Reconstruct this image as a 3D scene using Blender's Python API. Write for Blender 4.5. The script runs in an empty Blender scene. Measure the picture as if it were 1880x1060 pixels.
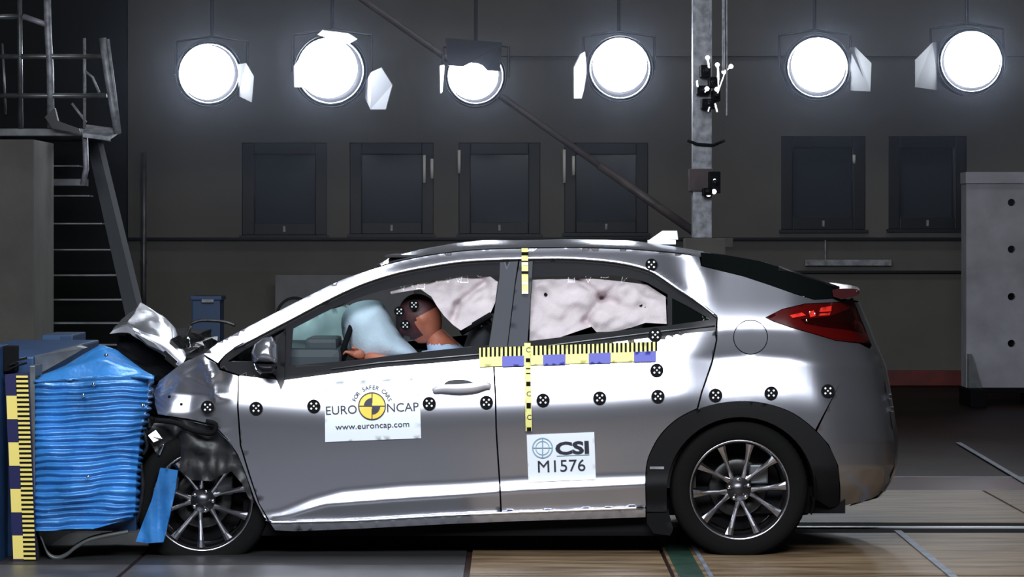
import bpy, bmesh, math, random
import numpy as np
from mathutils import Vector, Matrix, noise
from mathutils.geometry import delaunay_2d_cdt
random.seed(7)
SC = bpy.context.scene
HAZE = 0.017
COL = SC.collection
PI = math.pi

# ------------------------------------------------------------------ camera, world, lights, exposure
F, D0, H0, HR = 4800.0, 12.0, 1.4875, 430.0      # focal in px, camera distance to the near side of the car, eye height, horizon row
cam = bpy.data.cameras.new('camera'); co = bpy.data.objects.new('camera', cam); COL.objects.link(co)
co.location = (0, -D0, H0); co.rotation_euler = (PI/2, 0, 0)
cam.sensor_width = 36; cam.lens = 36*F/1880; cam.shift_y = -100/1880; cam.clip_end = 200
SC.camera = co
wd = bpy.data.worlds.new('world'); SC.world = wd; wd.use_nodes = True
wd.node_tree.nodes['Background'].inputs[0].default_value = (0.55, 0.6, 0.8, 1)
wd.node_tree.nodes['Background'].inputs[1].default_value = 0.012
SC.view_settings.view_transform = 'Standard'; SC.view_settings.look = 'None'
SC.view_settings.exposure = 0.0; SC.view_settings.gamma = 1; SC.view_settings.use_curve_mapping = False
SC.cycles.use_denoising = True
SC.cycles.max_bounces = 8; SC.cycles.transparent_max_bounces = 16

def area(name, loc, target, sx, sy, power, col=(1, 1, 1), spread=PI):
    l = bpy.data.lights.new(name, 'AREA'); l.shape = 'RECTANGLE'; l.size = sx; l.size_y = sy
    l.energy = power; l.color = col; l.spread = spread
    o = bpy.data.objects.new(name, l); COL.objects.link(o); o.location = loc
    o.rotation_euler = (Vector(target)-Vector(loc)).to_track_quat('-Z', 'Y').to_euler()
    return o
area('light_bank', (-0.5, -5.2, 4.0), (-0.4, 0.2, 0.9), 5.5, 1.3, 600, (0.90, 0.94, 1.0))
area('light_bank', (-0.5, -0.2, 5.8), (-0.3, 0.2, 0.0), 5.0, 1.2, 230, (0.90, 0.95, 1.0))
area('back_fill_light', (1.0, 8.0, 7.3), (1.5, 12.0, 0.0), 9.0, 1.0, 85, (0.96, 0.97, 1.0))  # unseen fill added to brighten the back of the hall

# ------------------------------------------------------------------ helpers
def P(px, row, y=0.0):
    d = D0+y
    return ((px-940.0)*d/F, y, H0+(HR-row)*d/F)

def lin(c): return tuple(((v/255)/12.92 if v/255 <= 0.04045 else (((v/255)+0.055)/1.055)**2.4) for v in c)

def mat(name, col, rough=0.5, metal=0.0, var=0.0, scale=8.0, bump=0.0, bscale=60.0, coat=0.0, emit=None, estr=0, spec=0.5, stretch=None, col2=None):
    m = bpy.data.materials.new(name); m.use_nodes = True
    nt = m.node_tree; N = nt.nodes; L = nt.links; b = N['Principled BSDF']
    b.inputs['Base Color'].default_value = (*col, 1); b.inputs['Roughness'].default_value = rough
    b.inputs['Metallic'].default_value = metal; b.inputs['Coat Weight'].default_value = coat
    b.inputs['Coat Roughness'].default_value = 0.06; b.inputs['Specular IOR Level'].default_value = spec
    if emit:
        b.inputs['Emission Color'].default_value = (*emit, 1); b.inputs['Emission Strength'].default_value = estr
    if var or bump or col2:
        tc = N.new('ShaderNodeTexCoord'); mp = N.new('ShaderNodeMapping'); L.new(tc.outputs['Object'], mp.inputs[0])
        if stretch: mp.inputs['Scale'].default_value = stretch
    if var or col2:
        t = N.new('ShaderNodeTexNoise'); t.inputs['Scale'].default_value = scale; t.inputs['Detail'].default_value = 5
        L.new(mp.outputs[0], t.inputs[0])
        r = N.new('ShaderNodeValToRGB'); L.new(t.outputs[0], r.inputs[0])
        r.color_ramp.elements[0].position = 0.32; r.color_ramp.elements[1].position = 0.68
        c2 = col2 or tuple(min(1, c*(1+var)) for c in col); c1 = tuple(c*(1-var) for c in col)
        r.color_ramp.elements[0].color = (*c1, 1); r.color_ramp.elements[1].color = (*c2, 1)
        L.new(r.outputs[0], b.inputs['Base Color'])
    if bump:
        t = N.new('ShaderNodeTexNoise'); t.inputs['Scale'].default_value = bscale; t.inputs['Detail'].default_value = 4
        L.new(mp.outputs[0], t.inputs[0])
        bp = N.new('ShaderNodeBump'); bp.inputs['Strength'].default_value = bump; bp.inputs['Distance'].default_value = 0.01
        L.new(t.outputs[0], bp.inputs['Height']); L.new(bp.outputs[0], b.inputs['Normal'])
    return m

def glass(name, tint=(1, 1, 1), refl=0.06, rough=0.02):
    m = bpy.data.materials.new(name); m.use_nodes = True
    nt = m.node_tree; N = nt.nodes; L = nt.links; N.clear()
    o = N.new('ShaderNodeOutputMaterial'); mx = N.new('ShaderNodeMixShader')
    t = N.new('ShaderNodeBsdfTransparent'); t.inputs[0].default_value = (*tint, 1)
    g = N.new('ShaderNodeBsdfGlossy'); g.inputs['Roughness'].default_value = rough
    fr = N.new('ShaderNodeLayerWeight'); fr.inputs[0].default_value = 0.2
    mu = N.new('ShaderNodeMath'); mu.operation = 'MULTIPLY_ADD'; mu.inputs[1].default_value = 0.5; mu.inputs[2].default_value = refl
    L.new(fr.outputs['Fresnel'], mu.inputs[0]); L.new(mu.outputs[0], mx.inputs[0])
    L.new(t.outputs[0], mx.inputs[1]); L.new(g.outputs[0], mx.inputs[2]); L.new(mx.outputs[0], o.inputs[0])
    return m

M = dict(
    paint=mat('silver_paint', (0.47, 0.48, 0.54), 0.24, 0.9, coat=0.15),
    darkpaint=mat('underside_plastic', (0.006, 0.006, 0.007), 0.7, spec=0.08),
    trim=mat('black_arch_plastic', (0.008, 0.008, 0.009), 0.6, spec=0.12, bump=0.1, bscale=300),
    gloss=mat('black_gloss_trim', (0.010, 0.010, 0.012), 0.3, spec=0.2),
    pillar=mat('pillar_film', (0.035, 0.038, 0.048), 0.4, spec=0.3),
    chrome=mat('chrome', (0.8, 0.81, 0.84), 0.14, 1.0),
    alloy=mat('alloy', (0.50, 0.50, 0.54), 0.24, 1.0),
    rubber=mat('tyre_rubber', (0.007, 0.007, 0.007), 0.85, bump=0.2, bscale=90, spec=0.05),
    disc=mat('brake_disc', (0.04, 0.04, 0.04), 0.4, 0.8),
    red=mat('tail_lamp_red', (0.055, 0.002, 0.002), 0.2, coat=0.3, spec=0.3),
    redlit=mat('reflector_red', (0.75, 0.03, 0.02), 0.15, coat=0.8),
    black=mat('matt_black', (0.006, 0.006, 0.007), 0.8, spec=.06),
    dark=mat('dark_machinery', (0.02, 0.02, 0.022), 0.4, 0.5, var=0.5, scale=14, bump=0.6, bscale=25),
    bag=mat('curtain_airbag', (0.58, 0.49, 0.51), 0.85, var=0.10, scale=12, bump=0.3, bscale=160),
    bag2=mat('driver_airbag', (0.50, 0.60, 0.70), 0.8, var=0.08, scale=10, bump=0.2, bscale=120),
    skin=mat('dummy_skin', (0.42, 0.13, 0.075), 0.5, var=0.2, scale=14),
    paintbrown=mat('dummy_paint', (0.06, 0.015, 0.018), 0.6, var=0.5, scale=20),
    shirt=mat('dummy_shirt', (0.45, 0.58, 0.78), 0.9),
    white=mat('sheet_white', (0.74, 0.80, 0.86), 0.5),
    dot=mat('dot_white', (0.8, 0.8, 0.8), 0.6),
    ink=mat('ink', (0.012, 0.014, 0.03), 0.6),
    inkblue=mat('ink_pale_blue', (0.22, 0.36, 0.45), 0.6),
    yellow=mat('ruler_yellow', (0.75, 0.62, 0.16), 0.5),
    tape=mat('tape_yellow', (0.70, 0.68, 0.22), 0.5),
    logoy=mat('emblem_yellow', (0.80, 0.56, 0.05), 0.5),
    blue=mat('ruler_blue', (0.055, 0.06, 0.38), 0.5),
    navy=mat('navy_print', (0.006, 0.006, 0.06), 0.5),
    honey=mat('barrier_blue', (0.035, 0.19, 0.50), 0.33, 0.15, var=0.25, scale=6, bump=0.35, bscale=30, coat=0.3),
    frame=mat('frame_blue', (0.008, 0.035, 0.10), 0.45, var=0.3),
    steel=mat('steel', (0.16, 0.17, 0.18), 0.4, 0.7, var=0.3, scale=9),
    galv=mat('galvanised', (0.26, 0.27, 0.30), 0.55, 0.3, var=0.45, scale=16),
    brace=mat('brace_paint', (0.085, 0.07, 0.068), 0.5, 0.1, var=0.3),
    concrete=mat('concrete', (0.33, 0.33, 0.37), 0.85, var=0.18, scale=3, bump=0.3, bscale=20),
    concl=mat('concrete_warm', (0.09, 0.087, 0.078), 0.9, var=0.2, scale=2, bump=0.3, bscale=15),
    wall=mat('wall_paint', (0.125, 0.12, 0.11), 0.85, var=0.18, scale=0.9, bump=0.2, bscale=9),
    winframe=mat('window_frame_dark', (0.004, 0.0045, 0.007), 0.4, spec=0.25),
    redwall=mat('red_kerb', (0.11, 0.006, 0.004), 0.5, var=0.3),
    floor=mat('hall_floor', (0.018, 0.010, 0.009), 0.5, spec=0.06, var=0.4, scale=1.2, bump=0.1, bscale=5),
    redfloor=mat('red_floor_band', (0.055, 0.010, 0.010), 0.3, var=0.3, scale=2),
    plate=mat('track_plywood', (0.125, 0.07, 0.028), 0.5, var=0.55, scale=3.0, bump=0.2, bscale=12, stretch=(0.6, 4, 1), col2=(0.20, 0.14, 0.08)),
    plate_shadow=mat('track_shadow_plate', (0.008, 0.008, 0.009), 0.6, var=0.3, scale=2),
    matg=mat('track_grey_plate', (0.06, 0.058, 0.062), 0.4, var=0.4, scale=3),
    green=mat('green_stripe', (0.010, 0.034, 0.022), 0.5, var=0.3),
    tapeblue=mat('pale_floor_tape', (0.13, 0.15, 0.19), 0.5, var=0.3, scale=10),
    rail=mat('rail_steel', (0.5, 0.52, 0.55), 0.35, 0.5),
    bluebox=mat('blue_plastic', (0.02, 0.06, 0.15), 0.5),
    lampbody=mat('lamp_housing', (0.03, 0.03, 0.035), 0.4, 0.3),
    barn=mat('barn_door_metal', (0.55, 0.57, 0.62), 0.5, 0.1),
    barnshade=mat('barn_door_shaded', (0.07, 0.075, 0.085), 0.5),
    stay=mat('window_stay_white', (.9, .88, .82), .3),  # white for the tubes that stand in for lamp reflections on window jambs
    stair_shade=mat('stair_shade_black', (.012, .013, .013), .95, spec=.05),
    lens=mat('lamp_lens', (1, 1, 1), 0.3, emit=(0.86, 0.92, 1.0), estr=42),
    led=mat('lit_led', (1, 1, 1), 0.3, emit=(0.9, 0.92, 1.0), estr=3),
    seat=mat('seat_fabric', (0.02, 0.02, 0.023), 0.9),
    dash=mat('dashboard', (0.03, 0.04, 0.05), 0.6),
    glass=glass('car_glass', (0.92, 0.95, 0.95), 0.03),
    darkglass=mat('dark_tinted_glass', (0.003, 0.004, 0.004), 0.07, spec=0.35),
    screen=glass('windscreen_glass', (0.75, 0.9, 0.88), 0.08, 0.1),
    pane=glass('window_pane', (0.6, 0.63, 0.66), 0.06, 0.08),
    board=mat('notice_board', (0.17, 0.17, 0.18), 0.7, var=0.1),
    cloth=mat('pale_panel', (0.45, 0.58, 0.60), 0.7, var=0.12, scale=4),
)

def mesh_obj(name, V, Fs, m, parent=None, smooth=False, flat_from=None, loc=None):
    me = bpy.data.meshes.new(name); me.from_pydata([tuple(v) for v in V], [], [tuple(f) for f in Fs])
    for mm in (m if isinstance(m, (list, tuple)) else [m]): me.materials.append(mm)
    if smooth:
        fl = [True]*len(me.polygons)
        if flat_from is not None:
            for i in range(flat_from, len(fl)): fl[i] = False
        me.polygons.foreach_set('use_smooth', fl)
    me.update()
    o = bpy.data.objects.new(name, me); COL.objects.link(o)
    if parent is not None: attach(o, parent)
    return o

def world_loc(p):
    v = Vector((0, 0, 0))
    while p is not None: v = v+p.location; p = p.parent
    return v

def attach(o, parent):            # vertices are in world coordinates
    o.parent = parent; o.location = -world_loc(parent)

def thing(name, label, cat, loc=(0, 0, 0), group=None):
    o = bpy.data.objects.new(name, None); COL.objects.link(o); o.location = loc; o.empty_display_size = 0.1
    o['label'] = label; o['category'] = cat
    if group: o['group'] = group
    return o
def tag(o, label, cat, group=None):
    o['label'] = label; o['category'] = cat
    if group: o['group'] = group
    return o
def struct(o): o['kind'] = 'structure'; return o

class MB:
    def __init__(s): s.V = []; s.F = []
    def add(s, V, Fs):
        n = len(s.V); s.V += [tuple(v) for v in V]; s.F += [tuple(i+n for i in f) for f in Fs]; return s
    def box(s, x0, x1, y0, y1, z0, z1, bev=0.0):
        if bev > 0:
            bm = bmesh.new(); bmesh.ops.create_cube(bm, size=1)
            for v in bm.verts: v.co = Vector(((x0+x1)/2+v.co.x*(x1-x0), (y0+y1)/2+v.co.y*(y1-y0), (z0+z1)/2+v.co.z*(z1-z0)))
            bmesh.ops.bevel(bm, geom=bm.edges[:], offset=bev, segments=2, affect='EDGES', profile=0.7)
            bm.verts.index_update(); s.add([v.co[:] for v in bm.verts], [[v.index for v in f.verts] for f in bm.faces]); bm.free(); return s
        V = [(x, y, z) for z in (z0, z1) for y in (y0, y1) for x in (x0, x1)]
        return s.add(V, [(0, 2, 3, 1), (4, 5, 7, 6), (0, 1, 5, 4), (2, 6, 7, 3), (0, 4, 6, 2), (1, 3, 7, 5)])
    def pbox(s, p0, p1, r0, r1, y0, y1, bev=0.0):      # box whose front face spans px p0..p1, rows r0..r1
        a = P(p0, r1, y0); b = P(p1, r0, y0); return s.box(a[0], b[0], y0, y1, a[2], b[2], bev)
    def tube(s, pts, r, n=8, flat=1.0, cap=True):
        pts = [Vector(p) for p in pts]; V = []; Fs = []
        rr = r if isinstance(r, (list, tuple)) else [r]*len(pts)
        up = None
        for i, p in enumerate(pts):
            t = (pts[min(i+1, len(pts)-1)]-pts[max(i-1, 0)]).normalized()
            if up is None: up = Vector((0, 1, 0)) if abs(t.y) < 0.9 else Vector((0, 0, 1))
            a = t.cross(up).normalized(); b = a.cross(t).normalized(); up = b
            for k in range(n):
                an = 2*PI*k/n; V.append(p+a*math.cos(an)*rr[i]+b*math.sin(an)*rr[i]*flat)
        for i in range(len(pts)-1):
            for k in range(n):
                Fs.append((i*n+k, i*n+(k+1) % n, (i+1)*n+(k+1) % n, (i+1)*n+k))
        if cap: Fs.append(tuple(range(n-1, -1, -1))); Fs.append(tuple((len(pts)-1)*n+k for k in range(n)))
        return s.add(V, Fs)
    def lathe(s, prof, c=(0, 0, 0), n=48, axis='y', closed=False):   # prof: (radius, axial)
        V = []; Fs = []
        for r, a in prof:
            for k in range(n):
                t = 2*PI*k/n; u, w = r*math.cos(t), r*math.sin(t)
                V.append((c[0]+u, c[1]+a, c[2]+w) if axis == 'y' else (c[0]+u, c[1]+w, c[2]+a))
        m = len(prof)
        for i in range(m if closed else m-1):
            j = (i+1) % m
            for k in range(n): Fs.append((i*n+k, i*n+(k+1) % n, j*n+(k+1) % n, j*n+k))
        return s.add(V, Fs)
    def build(s, name, m, parent=None, smooth=False): return mesh_obj(name, s.V, s.F, m, parent, smooth)

def cr(pts, n=6):                # Catmull-Rom through 2D/3D points
    out = []; k = len(pts)
    for i in range(k-1):
        p0 = pts[max(i-1, 0)]; p1 = pts[i]; p2 = pts[i+1]; p3 = pts[min(i+2, k-1)]
        for j in range(n):
            t = j/n
            out.append(tuple(0.5*((2*b)+(-a+c)*t+(2*a-5*b+4*c-d)*t*t+(-a+3*b-3*c+d)*t**3) for a, b, c, d in zip(p0, p1, p2, p3)))
    out.append(tuple(pts[-1])); return out
def I(tab, x): return float(np.interp(x, [t[0] for t in tab], [t[1] for t in tab]))

# ------------------------------------------------------------------ the car's side surface
DRIP = [(400, 668), (430, 640), (528, 589), (608, 547), (668, 520), (728, 501), (787, 489), (847, 480), (906, 476.5), (960, 475), (1020, 474), (1068, 475.5), (1128, 481), (1173, 490), (1203, 502), (1247, 532), (1286, 558), (1316, 582)]
SEAM = [(372, 650), (400, 630), (489, 583), (608, 523), (653, 505), (690, 493), (728, 482), (787, 470), (850, 462), (906, 458.5), (960, 457), (1068, 456), (1158, 459), (1232, 465), (1284, 472)]
BELT = [(440, 690), (482, 695), (519, 699), (608, 687), (698, 675), (787, 668), (877, 660), (960, 650), (1060, 637), (1211, 618), (1313, 607)]
TOP0 = [(440, 738), (600, 750), (900, 742), (1100, 734), (1200, 726), (1300, 716)]
CR1 = [(440, 957), (513, 947), (570, 924), (626, 909), (740, 899), (853, 894), (958, 887), (1185, 880), (1300, 876)]
CR2 = [(440, 959), (532, 949), (596, 929), (740, 918), (853, 911), (958, 903), (1185, 892), (1300, 888)]
LIP = [(440, 962), (506, 960), (664, 956), (815, 947), (958, 941), (1185, 933), (1300, 929)]
GB = [(1250, 668), (1317, 665), (1379, 660), (1450, 665), (1506, 676), (1540, 692), (1640, 740)]
REAR = [(480, 1560), (535, 1578), (590, 1581), (631, 1600), (675, 1620), (703, 1626), (760, 1636), (810, 1644), (860, 1643), (890, 1632), (915, 1612), (940, 1600)]
NPX, NR = np.arange(200, 1701, 10), np.arange(430, 1001, 2)
def sstep(a, b, x): t = min(1, max(0, (x-a)/(b-a))); return t*t*(3-2*t)
def alpha_profile(px):
    B, W, T = I(BELT, px), I(DRIP, px), I(TOP0, px); c1, c2, l = I(CR1, px), I(CR2, px), I(LIP, px); U = I(SEAM, px)
    rail = -2+20*(1-sstep(640, 760, px))
    fr = [(430, 40), (U-3, 42), (U+2, rail), (W-3, rail), (W, 28), (W+6, 29), (B-3, 28), (B+1, 19), (T-30, 17), (T, 13), (T+22, 3), (T+45, -1.5), ((T+45+c1-14)/2, -3), (c1-14, -2), (c1-3, 15), (c1+2, 23), (c2-2, 20), (c2+1, -24), (l-4, -22), (l-2, 38), (l+1, 38), (l+3, -12), (l+16, -35), (1000, -60)]
    r = [f[0] for f in fr]
    for i in range(1, len(r)): r[i] = max(r[i], r[i-1]+0.5)
    af = np.interp(NR, r, [f[1] for f in fr])
    g = I(GB, px)-665
    rr = [(430, 50), (480, 28), (550, 27), (580+g*.3, 22), (598+g*.5, 18), (612+g*.7, 4), (652+g, 2), (666+g, 19), (700+g, 18), (728+g*.6, 12), (760+g*.4, 3), (850, 0), (858, 0), (863, -22), (930, -30), (1000, -60)]
    ar = np.interp(NR, [f[0] for f in rr], [f[1] for f in rr])
    w = sstep(1225, 1325, px)
    return af*(1-w)+ar*w
TAB = np.zeros((len(NPX), len(NR)))
i850 = int(np.where(NR == 850)[0][0])
for i, px in enumerate(NPX):
    sl = np.tan(np.radians(alpha_profile(px)))*2/400.0           # per table step, upward
    c = np.concatenate([[0], np.cumsum((sl[1:]+sl[:-1])/2)])     # row growing = going down
    TAB[i] = -(c-c[i850])
    TAB[i] += 0.03*((px-900)/500.0)**2*(1 if px < 900 else 0.6)
for j, row in enumerate(NR):
    e = I(REAR, row)
    for i, px in enumerate(NPX):
        u = (e-px)/135.0
        if u < 1: u = max(u, 0.0); TAB[i, j] += 0.38*(1-math.sqrt(max(0, 1-(1-u)**2)))
def S(px, row):
    a = min(max((px-200)/10.0, 0), len(NPX)-1.001); b = min(max((row-430)/2.0, 0), len(NR)-1.001)
    i, j = int(a), int(b); a -= i; b -= j
    return float((TAB[i, j]*(1-a)+TAB[i+1, j]*a)*(1-b)+(TAB[i, j+1]*(1-a)+TAB[i+1, j+1]*a)*b)
W_CAR = 1.77

def inpoly(x, y, poly):
    c = False; n = len(poly); j = n-1
    for i in range(n):
        xi, yi = poly[i]; xj, yj = poly[j]
        if (yi > y) != (yj > y) and x < (xj-xi)*(y-yi)/(yj-yi)+xi: c = not c
        j = i
    return c
def resamp(poly, d):
    out = []
    for i in range(len(poly)):
        a = poly[i]; b = poly[(i+1) % len(poly)]; L = math.hypot(b[0]-a[0], b[1]-a[1])
        if L < 0.3: continue
        n = max(1, int(math.ceil(L/d)))
        for k in range(n): out.append((a[0]+(b[0]-a[0])*k/n, a[1]+(b[1]-a[1])*k/n))
    return out
def pdist(p, poly):
    A = np.array(poly); B = np.roll(A, -1, 0); d = B-A; L = (d**2).sum(1)+1e-9
    t = np.clip(((np.array(p)-A)*d).sum(1)/L, 0, 1); q = A+d*t[:, None]-np.array(p)
    return float(np.sqrt((q**2).sum(1)).min())
def cdt(poly, step, holes=(), bd=8, jit=0.0, extra=()):
    poly = resamp(poly, bd); V = [Vector(p) for p in poly]; E = [(i, (i+1) % len(poly)) for i in range(len(poly))]
    allp = [poly]
    for h in holes:
        h = resamp(h, bd); n = len(V); V += [Vector(p) for p in h]; E += [(n+i, n+(i+1) % len(h)) for i in range(len(h))]; allp.append(h)
    xs = [p[0] for p in poly]; ys = [p[1] for p in poly]
    gx = np.arange(min(xs)+step[0]/2, max(xs), step[0]); gy = np.arange(min(ys)+step[1]/2, max(ys), step[1])
    segs = [(np.array(p), np.roll(np.array(p), -1, 0)) for p in allp]
    m = min(step)*0.45
    for x in gx:
        for y in gy:
            q = (x+random.uniform(-jit, jit), y+random.uniform(-jit, jit))
            if not inpoly(q[0], q[1], allp[0]): continue
            if any(inpoly(q[0], q[1], h) for h in allp[1:]): continue
            ok = True
            for A, B in segs:
                d = B-A; L = (d**2).sum(1)+1e-9; t = np.clip(((np.array(q)-A)*d).sum(1)/L, 0, 1)
                if (((A+d*t[:, None]-np.array(q))**2).sum(1)).min() < m*m: ok = False; break
            if ok: V.append(Vector(q))
    for q in extra: V.append(Vector(q))
    r = delaunay_2d_cdt(V, E, [], 0, 1e-4)
    VV = [tuple(v) for v in r[0]]; out = []
    for f in r[2]:
        cx = sum(VV[i][0] for i in f)/3; cy = sum(VV[i][1] for i in f)/3
        if inpoly(cx, cy, allp[0]) and not any(inpoly(cx, cy, h) for h in allp[1:]): out.append(tuple(f))
    return VV, out
def boundary(Fs):
    e = {}
    for f in Fs:
        for a, b in zip(f, f[1:]+f[:1]):
            if (b, a) in e: del e[(b, a)]
            else: e[(a, b)] = 1
    return list(e)
def panel(name, poly, m, parent, step=(14, 6), off=0.0, lip=0.02, holes=(), yf=None, smooth=True, disp=None, bd=8, jit=0):
    """a sheet that follows the car's side, its outline in px and rows, with a folded-in edge"""
    v2, Fs = cdt(poly, step, holes, bd, jit)
    yy = [(yf or S)(x, r)+off+(disp(x, r) if disp else 0) for x, r in v2]
    V = [P(x, r, y) for (x, r), y in zip(v2, yy)]
    out = []
    for f in Fs:      # normals towards the camera (-y)
        a, b, c = (Vector(V[i]) for i in f[:3])
        out.append(f if (b-a).cross(c-a).y < 0 else f[::-1])
    nf = len(out)
    if lip:
        for a, b in boundary(out):
            n = len(V)
            va, vb = V[a], V[b]
            V += [va, vb, (va[0], va[1]+lip, va[2]), (vb[0], vb[1]+lip, vb[2])]
            out.append((n+1, n, n+2, n+3))
    return mesh_obj(name, V, out, m, parent, smooth, flat_from=nf)
def far(o):
    c = o.copy(); COL.objects.link(c); c.scale = (1, -1, 1); c.location = o.location+Vector((0, W_CAR, 0)) if o.parent.type == 'EMPTY' else o.location
    if o.parent.type == 'EMPTY': c.location = Vector((o.location.x, W_CAR+o.location.y+2*0, o.location.z)); 
    return c
def inflated(name, poly, m, parent, y, thick, step=8, D=None, disp=None):
    v2, Fs = cdt(poly, (step, step), bd=step*.8)
    pl = resamp(poly, 4); D = D or max(pdist(v, pl) for v in v2)
    h = [math.sqrt(max(0, 1-(1-min(1, pdist(v, pl)/D))**2)) for v in v2]
    n = len(v2); V = [P(x, r, y-thick*k*.5+(disp(x, r)*min(1, k*2) if disp else 0)) for (x, r), k in zip(v2, h)]
    out = []
    for f in Fs:
        a, b, c = (Vector((v2[i][0], v2[i][1], 0)) for i in f)
        out.append(f if (b-a).cross(c-a).z < 0 else f[::-1])
    V2 = [P(x, r, y+thick*k*.5) for (x, r), k in zip(v2, h)]
    bset = {a for e in boundary(out) for a in e}; idx = {}; VV = list(V)
    for i in range(n):
        if i in bset: idx[i] = i
        else: idx[i] = len(VV); VV.append(V2[i])
    back = [tuple(idx[i] for i in f[::-1]) for f in out]
    return mesh_obj(name, VV, out+back, m, parent, True)
def text_mesh(s, size, font_extra=0.0, shear=0.0, width=1.0):
    c = bpy.data.curves.new('t', 'FONT'); c.body = s; c.size = size; c.align_x = 'CENTER'; c.align_y = 'CENTER'; c.offset = font_extra; c.resolution_u = 3; c.shear = shear
    o = bpy.data.objects.new('t', c); COL.objects.link(o)
    me = bpy.data.meshes.new_from_object(o)
    V = [(v.co.x*width, v.co.y) for v in me.vertices]; Fs = [tuple(p.vertices) for p in me.polygons]
    bpy.data.objects.remove(o); bpy.data.meshes.remove(me); bpy.data.curves.remove(c)
    return V, Fs
def decal(name, V2, Fs, m, parent, off, yf=None):
    V = [P(x, r, (yf or S)(x, r)+off) for x, r in V2]; out = []
    for f in Fs:
        a, b, c = (Vector(V[i]) for i in f[:3]); out.append(f if (b-a).cross(c-a).y < 0 else tuple(reversed(f)))
    return mesh_obj(name, V, out, m, parent)
def place_text(s, cx, cy, size, ang=0, bold=0.0, width=1.0, shear=0.0):
    V, Fs = text_mesh(s, size, bold, shear, width); ca, sa = math.cos(ang), math.sin(ang)
    return [(cx+x*ca+(y*sa), cy-(y*ca)+x*sa*1.0) for x, y in V], Fs
def merge(parts):
    V = []; Fs = []
    for v, f in parts: n = len(V); V += v; Fs += [tuple(i+n for i in g) for g in f]
    return V, Fs
def rect(x0, x1, r0, r1, sl=0.0, ref=None):
    ref = x0 if ref is None else ref
    return [(x0, r0+(x0-ref)*sl), (x1, r0+(x1-ref)*sl), (x1, r1+(x1-ref)*sl), (x0, r1+(x0-ref)*sl)], [(0, 1, 2, 3)]
def disc2(cx, cy, r, n=28, a0=0, a1=2*PI, r0=0):
    full = abs(a1-a0-2*PI) < 1e-6
    if r0 == 0:
        V = [(cx, cy)]+[(cx+r*math.cos(a0+(a1-a0)*k/n), cy+r*math.sin(a0+(a1-a0)*k/n)) for k in range(n+1)]
        return V, [(0, k+1, k+2) for k in range(n)]
    V = []; 
    for k in range(n+1):
        a = a0+(a1-a0)*k/n; V += [(cx+r0*math.cos(a), cy+r0*math.sin(a)), (cx+r*math.cos(a), cy+r*math.sin(a))]
    return V, [(2*k, 2*k+1, 2*k+3, 2*k+2) for k in range(n)]

# ================================================================== THE HALL
YW = 13.5
def plain(name, m, *boxes, **kw):
    b = MB()
    for q in boxes: b.box(*q)
    return struct(b.build(name, m))
floor = plain('floor', M['floor'], (-16, 16, -14, YW+.3, -0.2, 0))
wz0 = 0.0; WT = 7.6
# windows: px left, right, top row, bottom row (frame outside)
WINS = [(444, 600, 262, 432), (642, 796, 262, 430), (842, 992, 262, 430), (1036, 1190, 262, 428), (1434, 1589, 250, 422), (1631, 1775, 250, 421)]
wb = MB(); xs = [-16]
wr = [(P(a, d, YW)[0], P(b, d, YW)[0], P(a, d, YW)[2], P(a, c, YW)[2]) for a, b, c, d in WINS]
zlo = min(w[2] for w in wr); zhi = max(w[3] for w in wr)
wb.box(-16, 16, YW, YW+.3, 0, zlo); wb.box(-16, 16, YW, YW+.3, zhi, WT)
cur = -16
for x0, x1, z0, z1 in wr:
    wb.box(cur, x0, YW, YW+.3, zlo, zhi); cur = x1
    if z0 > zlo+.001: wb.box(x0, x1, YW, YW+.3, zlo, z0)
    if z1 < zhi-.001: wb.box(x0, x1, YW, YW+.3, z1, zhi)
wb.box(cur, 16, YW, YW+.3, zlo, zhi)
struct(wb.build('wall_back', M['wall']))
plain('ceiling', M['black'], (-16, 16, -14, YW+.3, WT, WT+.2))
plain('wall_left', M['wall'], (-16.2, -16, -14, YW+.3, 0, WT))
plain('wall_right', M['wall'], (16, 16.2, -14, YW+.3, 0, WT))
plain('wall_front', M['wall'], (-16, 16, -14.2, -14, 0, WT))
for k, (x0, x1, z0, z1) in enumerate(wr):
    t = bpy.data.objects.new('window_%d' % (k+1), None); COL.objects.link(t); t.location = (x0, YW, z0); struct(t)
    fw = 0.115; b = MB(); y0, y1 = YW+.02, YW+.12
    b.box(x0, x0+fw, y0, y1, z0, z1, .008); b.box(x1-fw, x1, y0, y1, z0, z1, .008)
    b.box(x0+fw, x1-fw, y0, y1, z0, z0+fw, .008); b.box(x0+fw, x1-fw, y0, y1, z1-fw, z1, .008)
    b.build('window_frame', M['winframe'], t)
    MB().box(x0+fw, x1-fw, YW+.06, YW+.075, z0+fw, z1-fw).build('pane', M['pane'], t)
    MB().box(x0+fw, x1-fw, YW+.2, YW+.22, z0+fw, z1-fw).build('blind', mat('blind_grey', (0.34, 0.34, 0.35), 0.9) if k == 0 else bpy.data.materials['blind_grey'], t)
    h = MB().box((x0+x1)/2-.012, (x0+x1)/2+.012, YW-.01, YW+.03, z0+.03, z0+.09, .004); h.build('window_handle', M['galv'], t)
    MB().box(x0-.02, x1+.02, YW-.05, YW+.02, z0-.03, z0).build('window_sill', M['winframe'], t)
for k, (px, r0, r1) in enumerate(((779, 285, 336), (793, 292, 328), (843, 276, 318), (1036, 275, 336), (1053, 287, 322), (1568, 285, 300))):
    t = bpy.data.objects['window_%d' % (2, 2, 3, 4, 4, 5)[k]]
    MB().tube([P(px, r0, YW-.03), P(px, (r0+r1)/2, YW-.04), P(px, r1, YW-.03)], .016, 8).build('window_stay', M['stay'], t, True)  # white tubes stand in for lamp reflections on the window jambs
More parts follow.
